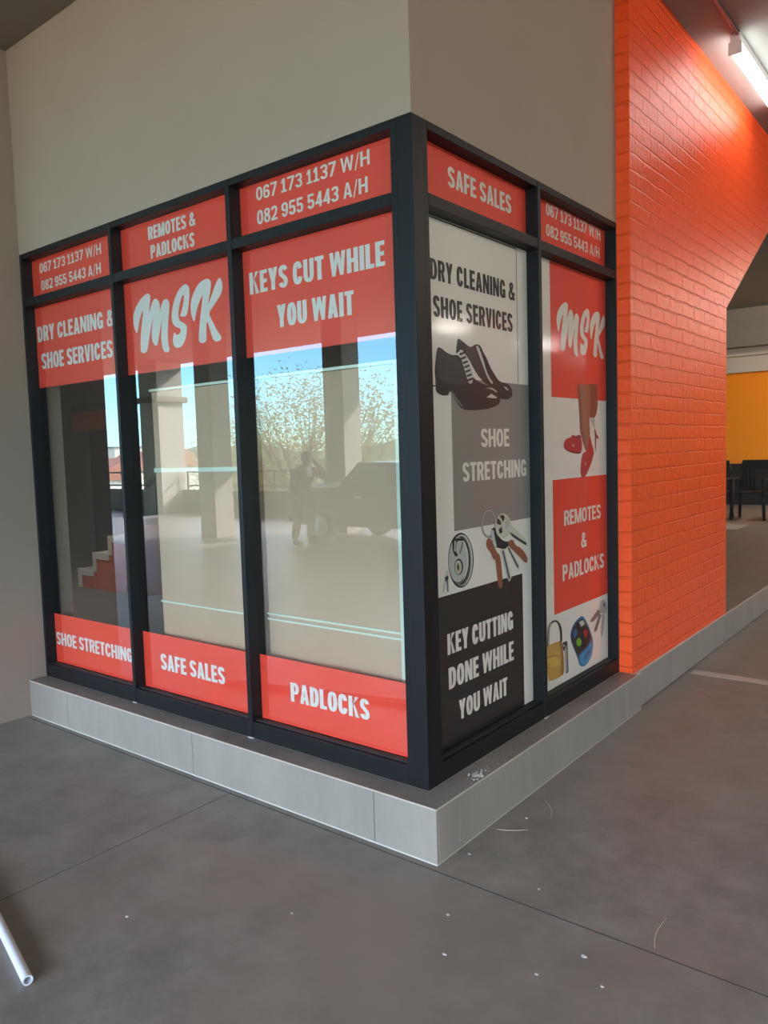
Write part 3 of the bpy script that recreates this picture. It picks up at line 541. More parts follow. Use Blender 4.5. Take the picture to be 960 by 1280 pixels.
def glyph(ch, s, t):
    a, b = s/2, t/2
    r = lambda x0, y0, x1, y1: [[(x0, y0), (x1, y0), (x1, y1), (x0, y1)]]
    W = dict(I=s, E=.50, F=.48, L=.47, T=.54, M=.80, W=.92, N=.64, H=.64, S=.57, Y=.62, A=.64, V=.62, K=.66, U=.63, O=.62).get(ch, .60)
    if ch in '023456789': W = .55
    c = W/2; rx = W/2-a
    if ch == ' ': return .26, []
    if ch == 'I': return W, r(0, 0, s, 1)
    if ch == 'E': return W, r(0, 0, s, 1)+r(0, 0, W, t)+r(0, 1-t, W*.98, 1)+r(0, .5-b, W*.92, .5+b)
    if ch == 'F': return W, r(0, 0, s, 1)+r(0, 1-t, W, 1)+r(0, .46-b, W*.92, .46+b)
    if ch == 'L': return W, r(0, 0, s, 1)+r(0, 0, W, t)
    if ch == 'T': return W, r(c-a, 0, c+a, 1)+r(0, 1-t, W, 1)
    if ch == 'H': return W, r(0, 0, s, 1)+r(W-s, 0, W, 1)+r(0, .5-b, W, .5+b)
    if ch == 'N': return W, r(0, 0, s*.85, 1)+r(W-s*.85, 0, W, 1)+[[(0, 1), (W-s, 0), (W, 0), (s, 1)]]
    if ch == 'M':
        u = s*.88; return W, r(0, 0, u, 1)+r(W-u, 0, W, 1)+[[(0, 1), (c-u*.45, 0), (c+u*.45, 0), (u*1.3, 1)], [(W, 1), (W-u*1.3, 1), (c-u*.45, 0), (c+u*.45, 0)]]
    if ch == 'A': return W, [[(0, 0), (s, 0), (c+.04, 1), (c-a, 1)], [(W, 0), (W-s, 0), (c-.04, 1), (c+a, 1)]]+r(W*.2, .2, W*.8, .2+t*.95)
    if ch == 'V': return W, [[(0, 1), (s, 1), (c+.04, 0), (c-a, 0)], [(W, 1), (W-s, 1), (c-.04, 0), (c+a, 0)]]
    if ch == 'W':
        u = s*.86; q = W/4; return W, [[(0, 1), (u, 1), (q+u*.45, 0), (q-u*.45, 0)], [(c-u*.45, 1), (c+u*.45, 1), (q+u*.45, 0), (q-u*.45, 0)],
                          [(c-u*.45, 1), (c+u*.45, 1), (3*q+u*.45, 0), (3*q-u*.45, 0)], [(W-u, 1), (W, 1), (3*q+u*.45, 0), (3*q-u*.45, 0)]]
    if ch == 'Y': return W, r(c-a, 0, c+a, .46)+[[(0, 1), (s, 1), (c+a, .40), (c-a, .40)], [(W, 1), (W-s, 1), (c-a, .40), (c+a, .40)]]
    if ch == 'K': return W, r(0, 0, s, 1)+[[(s*.9, .30), (W-s*.98, 1), (W-.01, 1), (s*.9, .54)], [(s+.06, .50), (W-s*1.0, 0), (W, 0), (s*1.45, .66)]]
    if ch in 'PR':
        q = r(0, 0, s, 1)+pen([(s*.5, 1-b)]+sarc(W*.5, .70, rx, .30-b, 90, -90, 16)+[(s*.5, .40+b)], s, t)
        if ch == 'R': q += [[(W*.42, .46), (W-s*1.0, 0), (W+.01, 0), (W*.78, .48)]]
        return W, q
    if ch == 'D': return W, r(0, 0, s, 1)+pen([(s*.5, 1-b)]+sarc(W*.45, .5, W*.55-a, .5-b, 90, -90, 20)+[(s*.5, b)], s, t)
    if ch in 'O0': return W, pen(sarc(c, .5, rx, .5-b, 0, 360, 40)[:-1], s, t, True)
    if ch == 'C': return W, pen(sarc(c, .5, rx, .5-b, 22, 338, 36), s, t)
    if ch == 'G': return W, pen(sarc(c, .5, rx, .5-b, 22, 320, 36), s, t)+r(W-s, .04, W, .5)+r(W*.5, .5-t*.9, W, .5)
    if ch == 'U': return W, pen([(a, 1), (a, .6)]+sarc(c, .36, rx, .36-b, 180, 360, 22)+[(W-a, .6), (W-a, 1)], s, t)
    if ch == 'S': return W, pen(sarc(c, .73, rx, .27-b, 8, 255, 22)+sarc(c, .27, rx, .27-b, 75, -172, 22), s, t)
    if ch == '3': return W, pen(sarc(c, .735, rx, .265-b, 170, -70, 20), s, t)+pen(sarc(c, .28, rx, .28-b, 75, -172, 22), s, t)+r(W*.36, .52-b, W*.62, .52+b)
    if ch == '2': return W, pen(sarc(c, .70, rx, .30-b, 172, -25, 18)+[(W*.70, .42), (a*1.05, t*.6)], s, t)+r(0, 0, W, t)
    if ch == '5': return W, r(.04, 1-t, W*.94, 1)+r(.04, .44, .04+s*.8, 1)+pen(sarc(c, .32, rx, .32-b, 128, -170, 24), s, t)
    if ch == '8': return W, pen(sarc(c, .74, rx*.92, .26-b, 0, 360, 26)[:-1], s*.95, t, True)+pen(sarc(c, .28, rx, .28-b, 0, 360, 26)[:-1], s, t, True)
    if ch == '6': return W, pen(sarc(c, .31, rx, .31-b, 0, 360, 28)[:-1], s, t, True)+pen(sarc(c, .5, rx, .5-b, 28, 215, 24), s, t)
    if ch == '9': return W, [[(W-x, 1-y) for x, y in p] for p in glyph('6', s, t)[1]]
    if ch == '4': return W, r(W*.54, 0, W*.54+s, 1)+r(0, .20, W, .20+t)+[[(0, .20), (s*.8, .20), (W*.54+s*.6, 1), (W*.54, 1)]]
    if ch == '7': return W, r(0, 1-t, W, 1)+[[(W*.14, 0), (W*.14+s*1.05, 0), (W, 1-t), (W-s*1.1, 1-t)]]
    if ch == '1': return .46, r(.23-a, 0, .23+a, 1)+r(0, 0, .46, t*.9)+[[(.02, .80), (.02, .80-t), (.23, .84-t), (.23, 1), (.16, 1)]]
    if ch == '/': return .34, [[(.0, -.10), (.085, -.10), (.34, 1.02), (.255, 1.02)]]
    if ch == '&':
        W = .70; P = [(W-.06, .04), (.44, .36), (.22, .66), (.19, .80), (.24, .895), (.335, .925), (.43, .88), (.46, .79), (.40, .67), (.28, .56), (.16, .45), (.105, .32), (.12, .18), (.21, .095), (.34, .085), (.47, .15), (.57, .30), (.62, .46)]
        for _ in range(2): P = [P[0]]+[q for i in range(len(P)-1) for q in ((P[i][0]*.75+P[i+1][0]*.25, P[i][1]*.75+P[i+1][1]*.25), (P[i][0]*.25+P[i+1][0]*.75, P[i][1]*.25+P[i+1][1]*.75))]+[P[-1]]
        return W, pen(P, s*.80, t*.95)
    return .3, []
def lettering(side, key, mname, parent, depth):
    s, (u0, u1, z0, z1) = TEXT[key]; h = z1-z0; wd = u1-u0
    kx = 1.0
    for _ in range(3):          # stroke weight stays true after the line is fitted to its width
        sw, tw = SW/kx, TW
        if s[0] == '0': sw, tw = .22/kx, .155
        sw = min(sw, .31)
        x = 0; polys = []
        for ch in s:
            w, q = glyph(ch, sw, tw)
            for p in q: polys.append([(x+a, b) for a, b in p])
            x += w+(.07 if ch != ' ' else .01)
        tot = x-.07; kx = wd/tot/h
    me = bpy.data.meshes.new('lettering'); vs = []; fs = []
    for i, p in enumerate(polys):
        k = len(vs); vs += [P3(side, u0+a/tot*wd, z0+b*h, depth-.000004*(i % 7)) for a, b in p]; fs.append(list(range(k, k+len(p))))
    me.from_pydata(vs, [], fs); me.materials.append(M[mname])
    bm = bmesh.new(); bm.from_mesh(me); bm.normal_update(); tgt = Vector((0, -1, 0)) if side == 'F' else Vector((1, 0, 0))
    for f in bm.faces:
        if f.normal.dot(tgt) < 0: f.normal_flip()
    bm.to_mesh(me); bm.free()
    o = bpy.data.objects.new('lettering', me); C.objects.link(o); o.parent = parent
    return o
def chaikin(P):
    out = []
    for i, p in enumerate(P):
        q = P[(i+1) % len(P)]
        out += [(p[0]*.75+q[0]*.25, p[1]*.75+q[1]*.25), (p[0]*.25+q[0]*.75, p[1]*.25+q[1]*.75)]
    return out
def flat_polys(name, side, items, parent, mats):
    # items: (material index, outline, depth)
    me = bpy.data.meshes.new(name); bm = bmesh.new()
    tgt = Vector((0, -1, 0)) if side == 'F' else Vector((1, 0, 0))
    for mi, P, d in items:
        vs = [bm.verts.new(P3(side, u, z, d)) for u, z in P]
        es = [bm.edges.new((vs[i], vs[(i+1) % len(vs)])) for i in range(len(vs))]
        r = bmesh.ops.triangle_fill(bm, edges=es, use_beauty=True, use_dissolve=False)
        for f in r['geom']:
            if isinstance(f, bmesh.types.BMFace):
                f.material_index = mi; f.normal_update()
                if f.normal.dot(tgt) < 0: f.normal_flip()
    bm.to_mesh(me); bm.free()
    for m in mats: me.materials.append(M[m])
    o = bpy.data.objects.new(name, me); C.objects.link(o); o.parent = parent
    return o
DV = .0600            # vinyl face, just behind the glass
def sheet(side, name, r, m, parent, d=DV, th=.0012):
    u0, u1, z0, z1 = r
    if side == 'F': return bx(name, (u0, d, z0), (u1, d+th, z1), M[m], parent)
    return bx(name, (-d, u0, z0), (-d-th, u1, z1), M[m], parent)
def base_of(side, r): return P3(side, (r[0]+r[1])/2, r[2], DV)
def sign(side, r, m, label, name='vinyl_sign', cat='sign', group=None):
    o = tag(sheet(side, name, r, m, None), label, cat, group); return o
def col_rect(c, z0, z1): return (c[0]-.003, c[1]+.003, z0, z1)
TOP = (2.440, 2.6595); 
A, B, D = FC
msk_items = lambda su, sz, au, az, d: [(0, chaikin([(au+su*x, az+sz*y) for x, y in P]), d) for P in MSK]
s = sign('F', col_rect(A, *TOP), 'red', 'red phone number strip above the SHOE SERVICES window sign')
lettering('F', 'A1a', 'white', s, DV-.0006); lettering('F', 'A1b', 'white', s, DV-.0006)
s = sign('F', col_rect(B, *TOP), 'red', 'red vinyl strip reading REMOTES & PADLOCKS along the top of the front window')
lettering('F', 'B1a', 'white', s, DV-.0006); lettering('F', 'B1b', 'white', s, DV-.0006)
s = sign('F', col_rect(D, *TOP), 'red', 'red strip with two phone number lines directly above the KEYS CUT sign')
lettering('F', 'C1a', 'white', s, DV-.0006); lettering('F', 'C1b', 'white', s, DV-.0006)
ZM = 2.3895
s = sign('F', col_rect(A, 1.9295, ZM), 'red', 'red vinyl sign reading DRY CLEANING & SHOE SERVICES in white')
lettering('F', 'A2a', 'white', s, DV-.0006); lettering('F', 'A2b', 'white', s, DV-.0006)
s = sign('F', col_rect(B, 1.9295, ZM), 'red', 'square red vinyl sign with big white brush lettering MSK on the front window')
o = flat_polys('logo_lettering', 'F', msk_items(1, 1, *MSK_AT, DV-.0006), s, ['white'])
s = sign('F', col_rect(D, 1.9295, ZM), 'red', 'red vinyl sign reading KEYS CUT WHILE YOU WAIT beside the corner post')
lettering('F', 'C2a', 'white', s, DV-.0006); lettering('F', 'C2b', 'white', s, DV-.0006)
s = sign('F', col_rect(A, .2925, .586), 'red', 'low red vinyl sign reading SHOE STRETCHING, near the plain left wall')
lettering('F', 'A3a', 'white', s, DV-.0006)
s = sign('F', col_rect(B, .2925, .588), 'red', 'low red vinyl sign reading SAFE SALES at the foot of the front window')
lettering('F', 'B3a', 'white', s, DV-.0006)
s = sign('F', col_rect(D, .2925, .591), 'red', 'low red vinyl sign reading PADLOCKS at the foot of the front window')
lettering('F', 'C3a', 'white', s, DV-.0006)
# ---- side window
E_, F_ = RC
s = sign('R', col_rect(E_, *TOP), 'red', 'red vinyl strip reading SAFE SALES above the black and white shoe poster')
lettering('R', 'D1a', 'white', s, DV-.0006)
s = sign('R', col_rect(F_, *TOP), 'red', 'red vinyl strip with two phone number lines next to the orange brick pier')
lettering('R', 'E1a', 'white', s, DV-.0006); lettering('R', 'E1b', 'white', s, DV-.0006)
def art(key, parent, base):
    items = []; mats = []
    for i, (m, P) in enumerate(ART[key]):
        if m not in mats: mats.append(m)
        items.append((mats.index(m), chaikin(P) if len(P) > 5 else P, base - .00012*i))
    return flat_polys(key+'_picture', 'R', items, parent, mats)
p = sign('R', col_rect(E_, .2925, ZM), 'poster_white', 'tall white window poster with black lace-up shoes, keys and a black KEY CUTTING block', 'window_poster', 'poster')
def patch(r, m, parent, d, name): return sheet('R', name, r, m, parent, d, .0002)
patch((.3055, .959, 1.168, 1.7833), 'grey_vinyl', p, DV-.0006, 'grey_block')
patch((.095, .868, .289, .9162), 'black_vinyl', p, DV-.0006, 'black_block')
mb = MB()
for r in ((.10, .8615, 2.3805, 2.3855), (.8575, .8615, 1.7834, 2.3855), (.10, .3055, 1.742, 1.747)):
    mb.box(P3('R', r[0], r[2], DV-.0008), P3('R', r[1], r[3], DV-.0005))
mb.build('black_outline', M['black_vinyl'], p)
for k in ('D2a', 'D2b'): lettering('R', k, 'black_vinyl', p, DV-.0010)
for k in ('D2c', 'D2d', 'D2e', 'D2f', 'D2g'): lettering('R', k, 'poster_white', p, DV-.0010)
for k in ('shoes', 'disc_lock', 'key_bunch'): art(k, p, DV-.0014)
p = sign('R', col_rect(F_, .2925, ZM), 'poster_white', 'tall white window poster with red blocks, red high heels, gold padlock and blue remote', 'window_poster', 'poster')
patch((1.1905, 1.864, 1.738, 2.3885), 'red', p, DV-.0006, 'red_block')
patch((1.1915, 1.864, .660, 1.332), 'red', p, DV-.0006, 'red_block')
flat_polys('logo_lettering', 'R', msk_items(MSK_R[2], MSK_R[3], MSK_R[0], MSK_R[1], DV-.0010), p, ['poster_white'])
for k in ('E2a', 'E2b', 'E2c'): lettering('R', k, 'poster_white', p, DV-.0010)
for k in ('heels', 'padlock', 'remote', 'door_keys'): art(k, p, DV-.0014)

# ================================================================ display cabinets behind the two right front panes
def cabinet(x0, x1, label, line_z):
    o = thing('display_cabinet', label, 'cabinet', ((x0+x1)/2, .17, ZS-.002))
    cx = (x0+x1)/2; z0 = ZS-.002
    f = lambda a, b: (tuple(Vector(a)-Vector((cx, .17, z0))), tuple(Vector(b)-Vector((cx, .17, z0))))
    bx('carcass', *f((x0, .135, z0), (x1, .40, 1.84)), M['board'], o, .003)
    bx('top_trim', *f((x0, .120, 1.841), (x1, .40, 1.853)), M['mint'], o)
    for z, h in line_z: bx('shelf_edge', *f((x0, .126, z), (x1, .1345, z+h)), M['mint'], o)
    return o, f
cabinet(-1.800, -1.02, 'pale display cabinet with pale green shelf edges behind the middle front pane', [(1.425, .022), (.742, .009)])
o, f = cabinet(-.985, -.205, 'pale display cabinet with a double pale green edge behind the pane beside the corner post', [(.762, .009), (.738, .009)])
bx('side_trim', *f((-.204, .120, ZS), (-.188, .40, 1.853)), M['mint'], o)

# ================================================================ lamps, conduit, pipe, floor debris
def tube_lamp(x, y, L, label, group=None, rot=0, lm='lamp'):
    o = thing('batten_light', label, 'light', (x, y, ZC), rot, group)
    bx('batten_body', (-.03, 0, -.05), (.03, L, -.0005), M['lamp_body'], o, .004)
    MB().lathe([(.001, .012), (.036, .012), (.038, .02), (.038, L-.02), (.036, L-.012), (.001, L-.012)], (0, 0, -.088), 20, 'Y').build('lit_tube', M[lm], o, smooth=True)
    for a, b in ((0, .0118), (L-.0118, L)): bx('end_cap', (-.04, a, -.127), (.04, b, -.0505), M['lamp_body'], o, .003)
    return o
tube_lamp(.300, 3.06, 1.25, 'lit white tube light on the ceiling beside the orange brick pier', lm='lamp_near')
tube_lamp(1.6, 11.6, 1.25, 'added unseen tube light brightening the far orange wall with the chairs', lm='fill_lamp_far')
for i, (x, y) in enumerate(((7.0, 10.4), (7.0, 14.2), (7.0, 18.0))):
    tube_lamp(x, y, 1.5, 'lit tube light in the row of lamps along the far side of the parking deck', 'row of far tube lights', lm='lamp_row')
for i, y in enumerate((-3.6, 3.0, 4.8)):
    tube_lamp(5.0, y, 1.25, 'added unseen tube light in a ceiling row brightening the floor and orange pier', 'added tube lights over the open floor')
tag(MB().tube([(.315, -.6, ZC-.012), (.315, 3.055, ZC-.012)], .011, 8).build('conduit_pipe', M['conduit'], smooth=True),
    'thin red conduit running along the ceiling to the tube light', 'pipe')
a = Vector((-.492, -1.312, .0155)); dd = (Vector((-.838, -1.228, 0.0155))-a).normalized(); b = a+dd*1.9
t = dd; side = Vector((-dd.y, dd.x, 0)); mb = MB(); n = 20; vs = []
for P, rr in ((a, .0105), (a, .0150), (b, .0150), (b, .0105)):
    for j in range(n):
        an = 2*PI*j/n; vs.append(P+side*math.cos(an)*rr+Vector((0, 0, 1))*math.sin(an)*rr)
mb.add(vs, [(i*n+j, i*n+(j+1) % n, ((i+1) % 4)*n+(j+1) % n, ((i+1) % 4)*n+j) for i in range(4) for j in range(n)])
tag(mb.build('plastic_pipe', M['pvc'], smooth=False), 'white plastic pipe lying on the concrete floor, open end showing', 'pipe')
def straw(pts, label):
    P = [Vector((x, y, .0025)) for x, y in pts]; q = []
    for i in range(9):
        u = i/8; q.append(P[0]*(1-u)**2+P[1]*2*u*(1-u)+P[2]*u*u)
    tag(MB().tube(q, [.0012+.0010*math.sin(PI*i/8) for i in range(9)], 5).build('straw_stalk', M['straw'], smooth=True), label, 'straw')
straw([(.142, .252), (.190, .262), (.245, .318)], 'curled dry straw on the floor against the foot of the tiled plinth')
straw([(.892, -.112), (.860, -.05), (.870, .056)], 'curved dry straw on the open concrete beyond the saw cut')
straw([(.176, .592), (.25, .54), (.269, .462)], 'faint bent straw on the floor, a step out from the side plinth')
chips = [(.737, -.269, 'largest white plaster chip on the floor in front of the saw cut'), (.195, .40, 'small white chip on the floor beside two straws'),
         (.47, -.03, 'lone white chip on the floor behind the saw cut'), (.155, .03, 'white chip on the floor just off the plinth corner'), (.66, -.42, None), (.40, -.50, None), (.83, -.36, None), (.30, -.33, None), (.95, -.52, None), (-.55, -.95, None), (-.12, -.62, None)]
for x, y, lb in chips:
    r = .008 if lb and 'largest' in lb else .004
    mb = MB(); k = 6; pts = [(x+r*random.uniform(.6, 1.4)*math.cos(2*PI*j/k)*1.5, y+r*random.uniform(.6, 1.2)*math.sin(2*PI*j/k), 0.0009) for j in range(k)]
    mb.prism(pts, (0, 0, .002))
    tag(mb.build('plaster_chip', M['chip']), lb or 'tiny white chip of plaster scattered on the concrete', 'chip', None if lb else 'tiny plaster chips')
mb = MB()
for i in range(110):
    if i < 70: x = random.gauss(.074, .012); y = random.gauss(.232, .03)
    else: x = random.uniform(.02, .10); y = random.uniform(-.08, .55)
    x = min(max(x, .012), .102); r = random.uniform(.0008, .0034) if i < 70 else random.uniform(.0006, .002)
    pts = [(x+r*random.uniform(.6, 1.3)*math.cos(2*PI*j/5), y+r*1.6*random.uniform(.6, 1.3)*math.sin(2*PI*j/5), ZS+.0007) for j in range(5)]
    mb.prism(pts, (0, 0, r*.6))
tag(mb.build('plaster_dust', M['chip']), 'white plaster dust on the plinth ledge below the shoe poster', 'dust', kind='stuff')
struct(bx('floor_line', (.118, 2.775, -.002), (5.5, 2.868, .0012), M['line']))

# ================================================================ far end of the deck
YW = 14.3
struct(bx('baseboard_far', (-12, YW-.03, ZS-.002), (3.2, YW-.0005, 1.03), M['plastic']))
struct(bx('wall_far', (-12, YW, 0), (3.2, YW+.3, ZC), M['orange_far']))
cn = struct(bx('trim_3', (-12, YW-.06, 2.83), (3.2, YW, 3.15), M['cornice']))
bx('ledge', (-12, YW-.12, 3.15), (3.2, YW-.0, 3.19), M['cornice'], cn); bx('ledge', (-12, YW-.09, 3.19), (3.2, YW-.0, 3.30), M['cornice'], cn)
struct(bx('trim_4', (-12, YW-.35, 3.301), (3.2, YW, ZC-.001), M['beam']))
struct(bx('floor_patch', (-3.0, 9.6, ZS-.003), (-1.30, 10.35, ZS+.001), M['line']))  # flat pale patch on the raised floor, in the line colour
def chair(x, y, label):
    o = thing('garden_chair', label, 'chair', (x, y, ZS-.0015), 0, 'dark plastic chairs by the orange wall')
    m = M['plastic']; mb = MB()
    mb.box((-.22, -.22, .42), (.22, .22, .45)); mb.build('seat', m, o, .015)
    for sx in (-1, 1):
        MB().tube([(sx*.25, -.26, 0), (sx*.23, -.22, .44), (sx*.235, -.22, .64)], [.024, .03, .026], 8).build('leg', m, o, smooth=True)
        MB().tube([(sx*.25, .30, 0), (sx*.22, .22, .45), (sx*.21, .27, .70)], [.024, .03, .026], 8).build('leg', m, o, smooth=True)
        bx('armrest', (sx*.21, -.27, .64), (sx*.28, .26, .67), m, o, .012)
    mb = MB()
    mb.prism([(-.24, .235, .80), (.24, .235, .80), (.20, .27, .955), (-.20, .27, .955)], (0, .03, .004))
    for i in range(4): mb.box((-.205+i*.0605, .222, .44), (-.165+i*.0605, .245, .81))
    mb.build('backrest', m, o, .006); return o
for i, (x, y, lb) in enumerate(((-2.10, 11.25, 'dark plastic chair half hidden behind the orange brick pier'), (-1.50, 11.30, 'dark slatted plastic chair in full view below the bright orange far wall'), (-.90, 11.35, 'dark plastic chair cut by the picture edge, furthest from the orange pier'))):
    chair(x, y, lb)
struct(bx('wall_east', (14.5, -11, 0), (14.8, 26, ZC), M['column']))
struct(bx('wall_north', (3.2, 26, 0), (14.5, 26.3, ZC), M['column']))
for x, y, lb in ((6.1, 10.9, 'nearer'), (6.2, 14.8, 'further')):
    struct(bx('pillar', (x-.3, y-.3, 0), (x+.3, y+.3, ZC), M['orange_end'], None, .01))

# ================================================================ open side of the deck, seen mirrored in the front panes
YP = -10.6
struct(bx('wall_parapet', (-30, YP-.2, 0), (14.5, YP, .62), M['parapet']))
def railing(x0, x1, label):
    o = thing('railing', label, 'railing', ((x0+x1)/2, YP-.1, .62)); w = (x1-x0)/2
    for z in (.11, .48): bx('bar', (-w, -.02, z-.02), (w, .02, z+.02), M['rail'], o)
    k = int((x1-x0)/1.6)
    for i in range(k+1):
        xx = -w+.03+i*(2*w-.06)/k; bx('post', (xx-.02, -.0195, 0), (xx+.02, .0195, .46), M['rail'], o)
railing(-29.5, -16.5, 'dark steel railing on the parapet, stretch beside the stairs lobby')
railing(-15.5, -2.0, 'dark steel railing on the parapet behind the parked cars')
for x, y, w in ((-16.0, -10.35, .40), (-9.75, -6.95, .22), (-7.98, -8.55, .24), (-2.0, -10.35, .40), (5.5, -10.35, .40)):
    o = struct(bx('column', (x-w, y-w, 0), (x+w, y+w, ZC), M['column'], None, .01))
    if w > .3: bx('capital', (x-w-.10, y-w-.10, 2.95), (x+w+.10, y+w+.10, 3.10), M['beam'], o, .02)
# orange steps with white edging inside the shop, seen through the pane by the left wall
st = thing('staircase', 'orange staircase with white stepped edging and dark handrail inside the shop', 'stairs', (-5.715, 1.90, ZS-.002))
R_, T_ = .18, .288
for i in range(4):
    bx('step', (i*T_+.001, .012, 0), ((i+1)*T_-.0005, 1.0, (i+1)*R_), M['paint_smooth'], st)
    bx('riser_edge', (i*T_, .0, i*R_), (i*T_+.055, 1.001, (i+1)*R_+.008), M['stair_white'], st)
    bx('tread_edge', (i*T_+.0555, .0, (i+1)*R_-.055), ((i+1)*T_-.0005, 1.001, (i+1)*R_+.008), M['stair_white'], st)
MB().tube([(-.10, .9, .95), (0, .9, 1.0), (4*T_, .9, 1.0+4*R_)], .03, 8).build('handrail', M['rail'], st, smooth=True)
for i in range(0, 4, 2): MB().tube([(i*T_+.15, .9, (i+1)*R_+.009), (i*T_+.15, .9, 1.08+i*R_)], .02, 8).build('post', M['rail'], st)
struct(bx('trim_5', (-8.55, 3.578, 1.90), (-7.0, 3.599, 2.16), M['paint_smooth']))
struct(bx('trim_6', (-8.55, 3.57, 2.161), (-7.0, 3.599, 2.26), M['rail']))
struct(bx('door_1', (-8.12, 3.56, ZS), (-7.0, 3.599, 1.899), M['rail']))
o = thing('added_ceiling_lamp', 'added unseen lamp on the shop ceiling, lighting the orange steps', 'light', (-4.9, .9, 2.75))
bx('lamp_body', (-.6, -.06, -.05), (.6, .06, -.001), M['lamp_body'], o, .004); bx('diffuser', (-.58, -.05, -.075), (.58, .05, -.0505), M['fill_lamp_in'], o, .006)
# ---- parked vehicles
def wheel(o, x, y, r=.29):
    w = MB().lathe([(.12, -.085), (r-.03, -.09), (r, -.06), (r, .06), (r-.03, .09), (.12, .085)], (x, y, r), 28, 'Y').build('wheel', M['tyre'], o, smooth=True)
    MB().lathe([(.03, -.094), (.17, -.088), (.175, .088), (.03, .094)], (x, y, r), 20, 'Y').build('rim', M['rim'], w)
def hull(name, prof, half, mat_, o, top_in=.0, zs=0, bev=.05):
    # side profile (x, z) extruded across y, drawn in at the top
    n = len(prof); vs = []
    for sgn in (-1, 1):
        for x, z in prof: vs.append((x, sgn*(half-(top_in*max(0, z-zs))), z))
    fs = [tuple(range(n)), tuple(range(2*n-1, n-1, -1))]+[(i, n+i, n+(i+1) % n, (i+1) % n) for i in range(n)]
    return MB().add(vs, fs).build(name, mat_, o, bev, False, 3)
def pickup(x, y, label):
    o = thing('pickup_truck', label, 'truck', (x, y, 0))
    hull('body', [(-1.95, .30), (1.95, .30), (1.98, .62), (1.90, .80), (.85, .93), (-.85, .95), (-.86, .95), (-1.95, .95)], .80, M['car_dark'], o)
    hull('cabin', [(-.92, .955), (.80, .94), (.22, 1.32), (-.55, 1.34)], .74, M['car_dark'], o, .25, .94, .03)
    mb = MB()
    for sy in (-1, 1):
        pts = [(-.72, .99), (.10, .99), (-.02+.05, 1.26), (-.52, 1.27)]
        q = [(a, sy*(.742-.25*(z-.94)), z) for a, z in pts]; mb.prism(q, (0, sy*.006, 0))
    mb.build('side_window', M['car_glass'], o)
    bx('load_bed', (-1.88, -.68, .951), (-1.0, .68, .962), M['gasket'], o)
    for wx in (-1.25, 1.22):
        for wy in (-.74, .74): wheel(o, wx, wy)
    for sy in (-1, 1):
        bx('tail_light', (-1.962, sy*.62, .62), (-1.93, sy*.78, .88), M['taillight'], o, .01)
        bx('headlight', (1.90, sy*.45, .62), (1.985, sy*.76, .76), M['headlight'], o, .02)
    for sy in (-1, 1): bx('glint_handle', (-.50, sy*.795, .76), (-.34, sy*.825, .80), M['rim'], o, .01)  # chrome handle put in to stand for a bright glint on the door
    bx('bumper', (1.93, -.78, .32), (2.04, .78, .48), M['gasket'], o, .03)
    bx('bumper', (-2.04, -.78, .34), (-1.94, .78, .46), M['gasket'], o, .03); return o
pickup(-5.84, -7.72, 'dark maroon pickup truck parked right behind the standing man')
# ---- the man
def skin(name, verts, edges, m, parent, root=0, sub=2):
    me = bpy.data.meshes.new(name); me.from_pydata([v[0] for v in verts], edges, []); me.materials.append(m)
    o = bpy.data.objects.new(name, me); C.objects.link(o); o.parent = parent
    sk = o.modifiers.new('skin', 'SKIN'); sk.use_smooth_shade = True
    for i, v in enumerate(verts):
        d = me.skin_vertices[0].data[i]; r = v[1]; d.radius = r if isinstance(r, tuple) else (r, r); d.use_root = (i == root)
    sb = o.modifiers.new('sub', 'SUBSURF'); sb.levels = sub; sb.render_levels = sub
    return o
def bakeskin(o):
    dg = bpy.context.evaluated_depsgraph_get(); me = bpy.data.meshes.new_from_object(o.evaluated_get(dg)); o.modifiers.clear(); o.data = me
    for p in me.polygons: p.use_smooth = True
man = thing('person', 'man in dark jacket and trousers, one bent arm raised to his face', 'person', (-7.25, -6.66, 0), math.radians(0))
# body faces +x, leaning slightly forward
J = [((0, 0, .80), (.13, .15)), ((.02, 0, .95), (.115, .145)), ((.05, 0, 1.12), (.12, .165)), ((.08, 0, 1.23), (.09, .12)), ((.11, 0, 1.30), .052),
     ((.13, 0, 1.36), .07), ((.14, 0, 1.43), (.088, .076)), ((.13, 0, 1.495), (.062, .058)),
     ((.07, .17, 1.22), .058), ((.02, .23, .98), .044), ((.12, .23, .76), .034), ((.14, .225, .69), (.02, .04)),
     ((.07, -.17, 1.22), .058), ((.37, -.20, 1.10), .044), ((.31, -.05, 1.33), .034), ((.275, -.02, 1.39), (.036, .02)),
     ((-.04, .09, .76), .095), ((-.02, .10, .42), .062), ((-.10, .10, .09), .042), ((.06, .11, .045), (.045, .035)),
     ((.07, -.09, .76), .095), ((.10, -.10, .42), .062), ((.05, -.10, .09), .042), ((.21, -.11, .045), (.045, .035))]
Ed = [(0, 1), (1, 2), (2, 3), (3, 4), (4, 5), (5, 6), (6, 7), (3, 8), (8, 9), (9, 10), (10, 11), (3, 12), (12, 13), (13, 14), (14, 15),
      (0, 16), (16, 17), (17, 18), (18, 19), (0, 20), (20, 21), (21, 22), (22, 23)]
K = len(J)
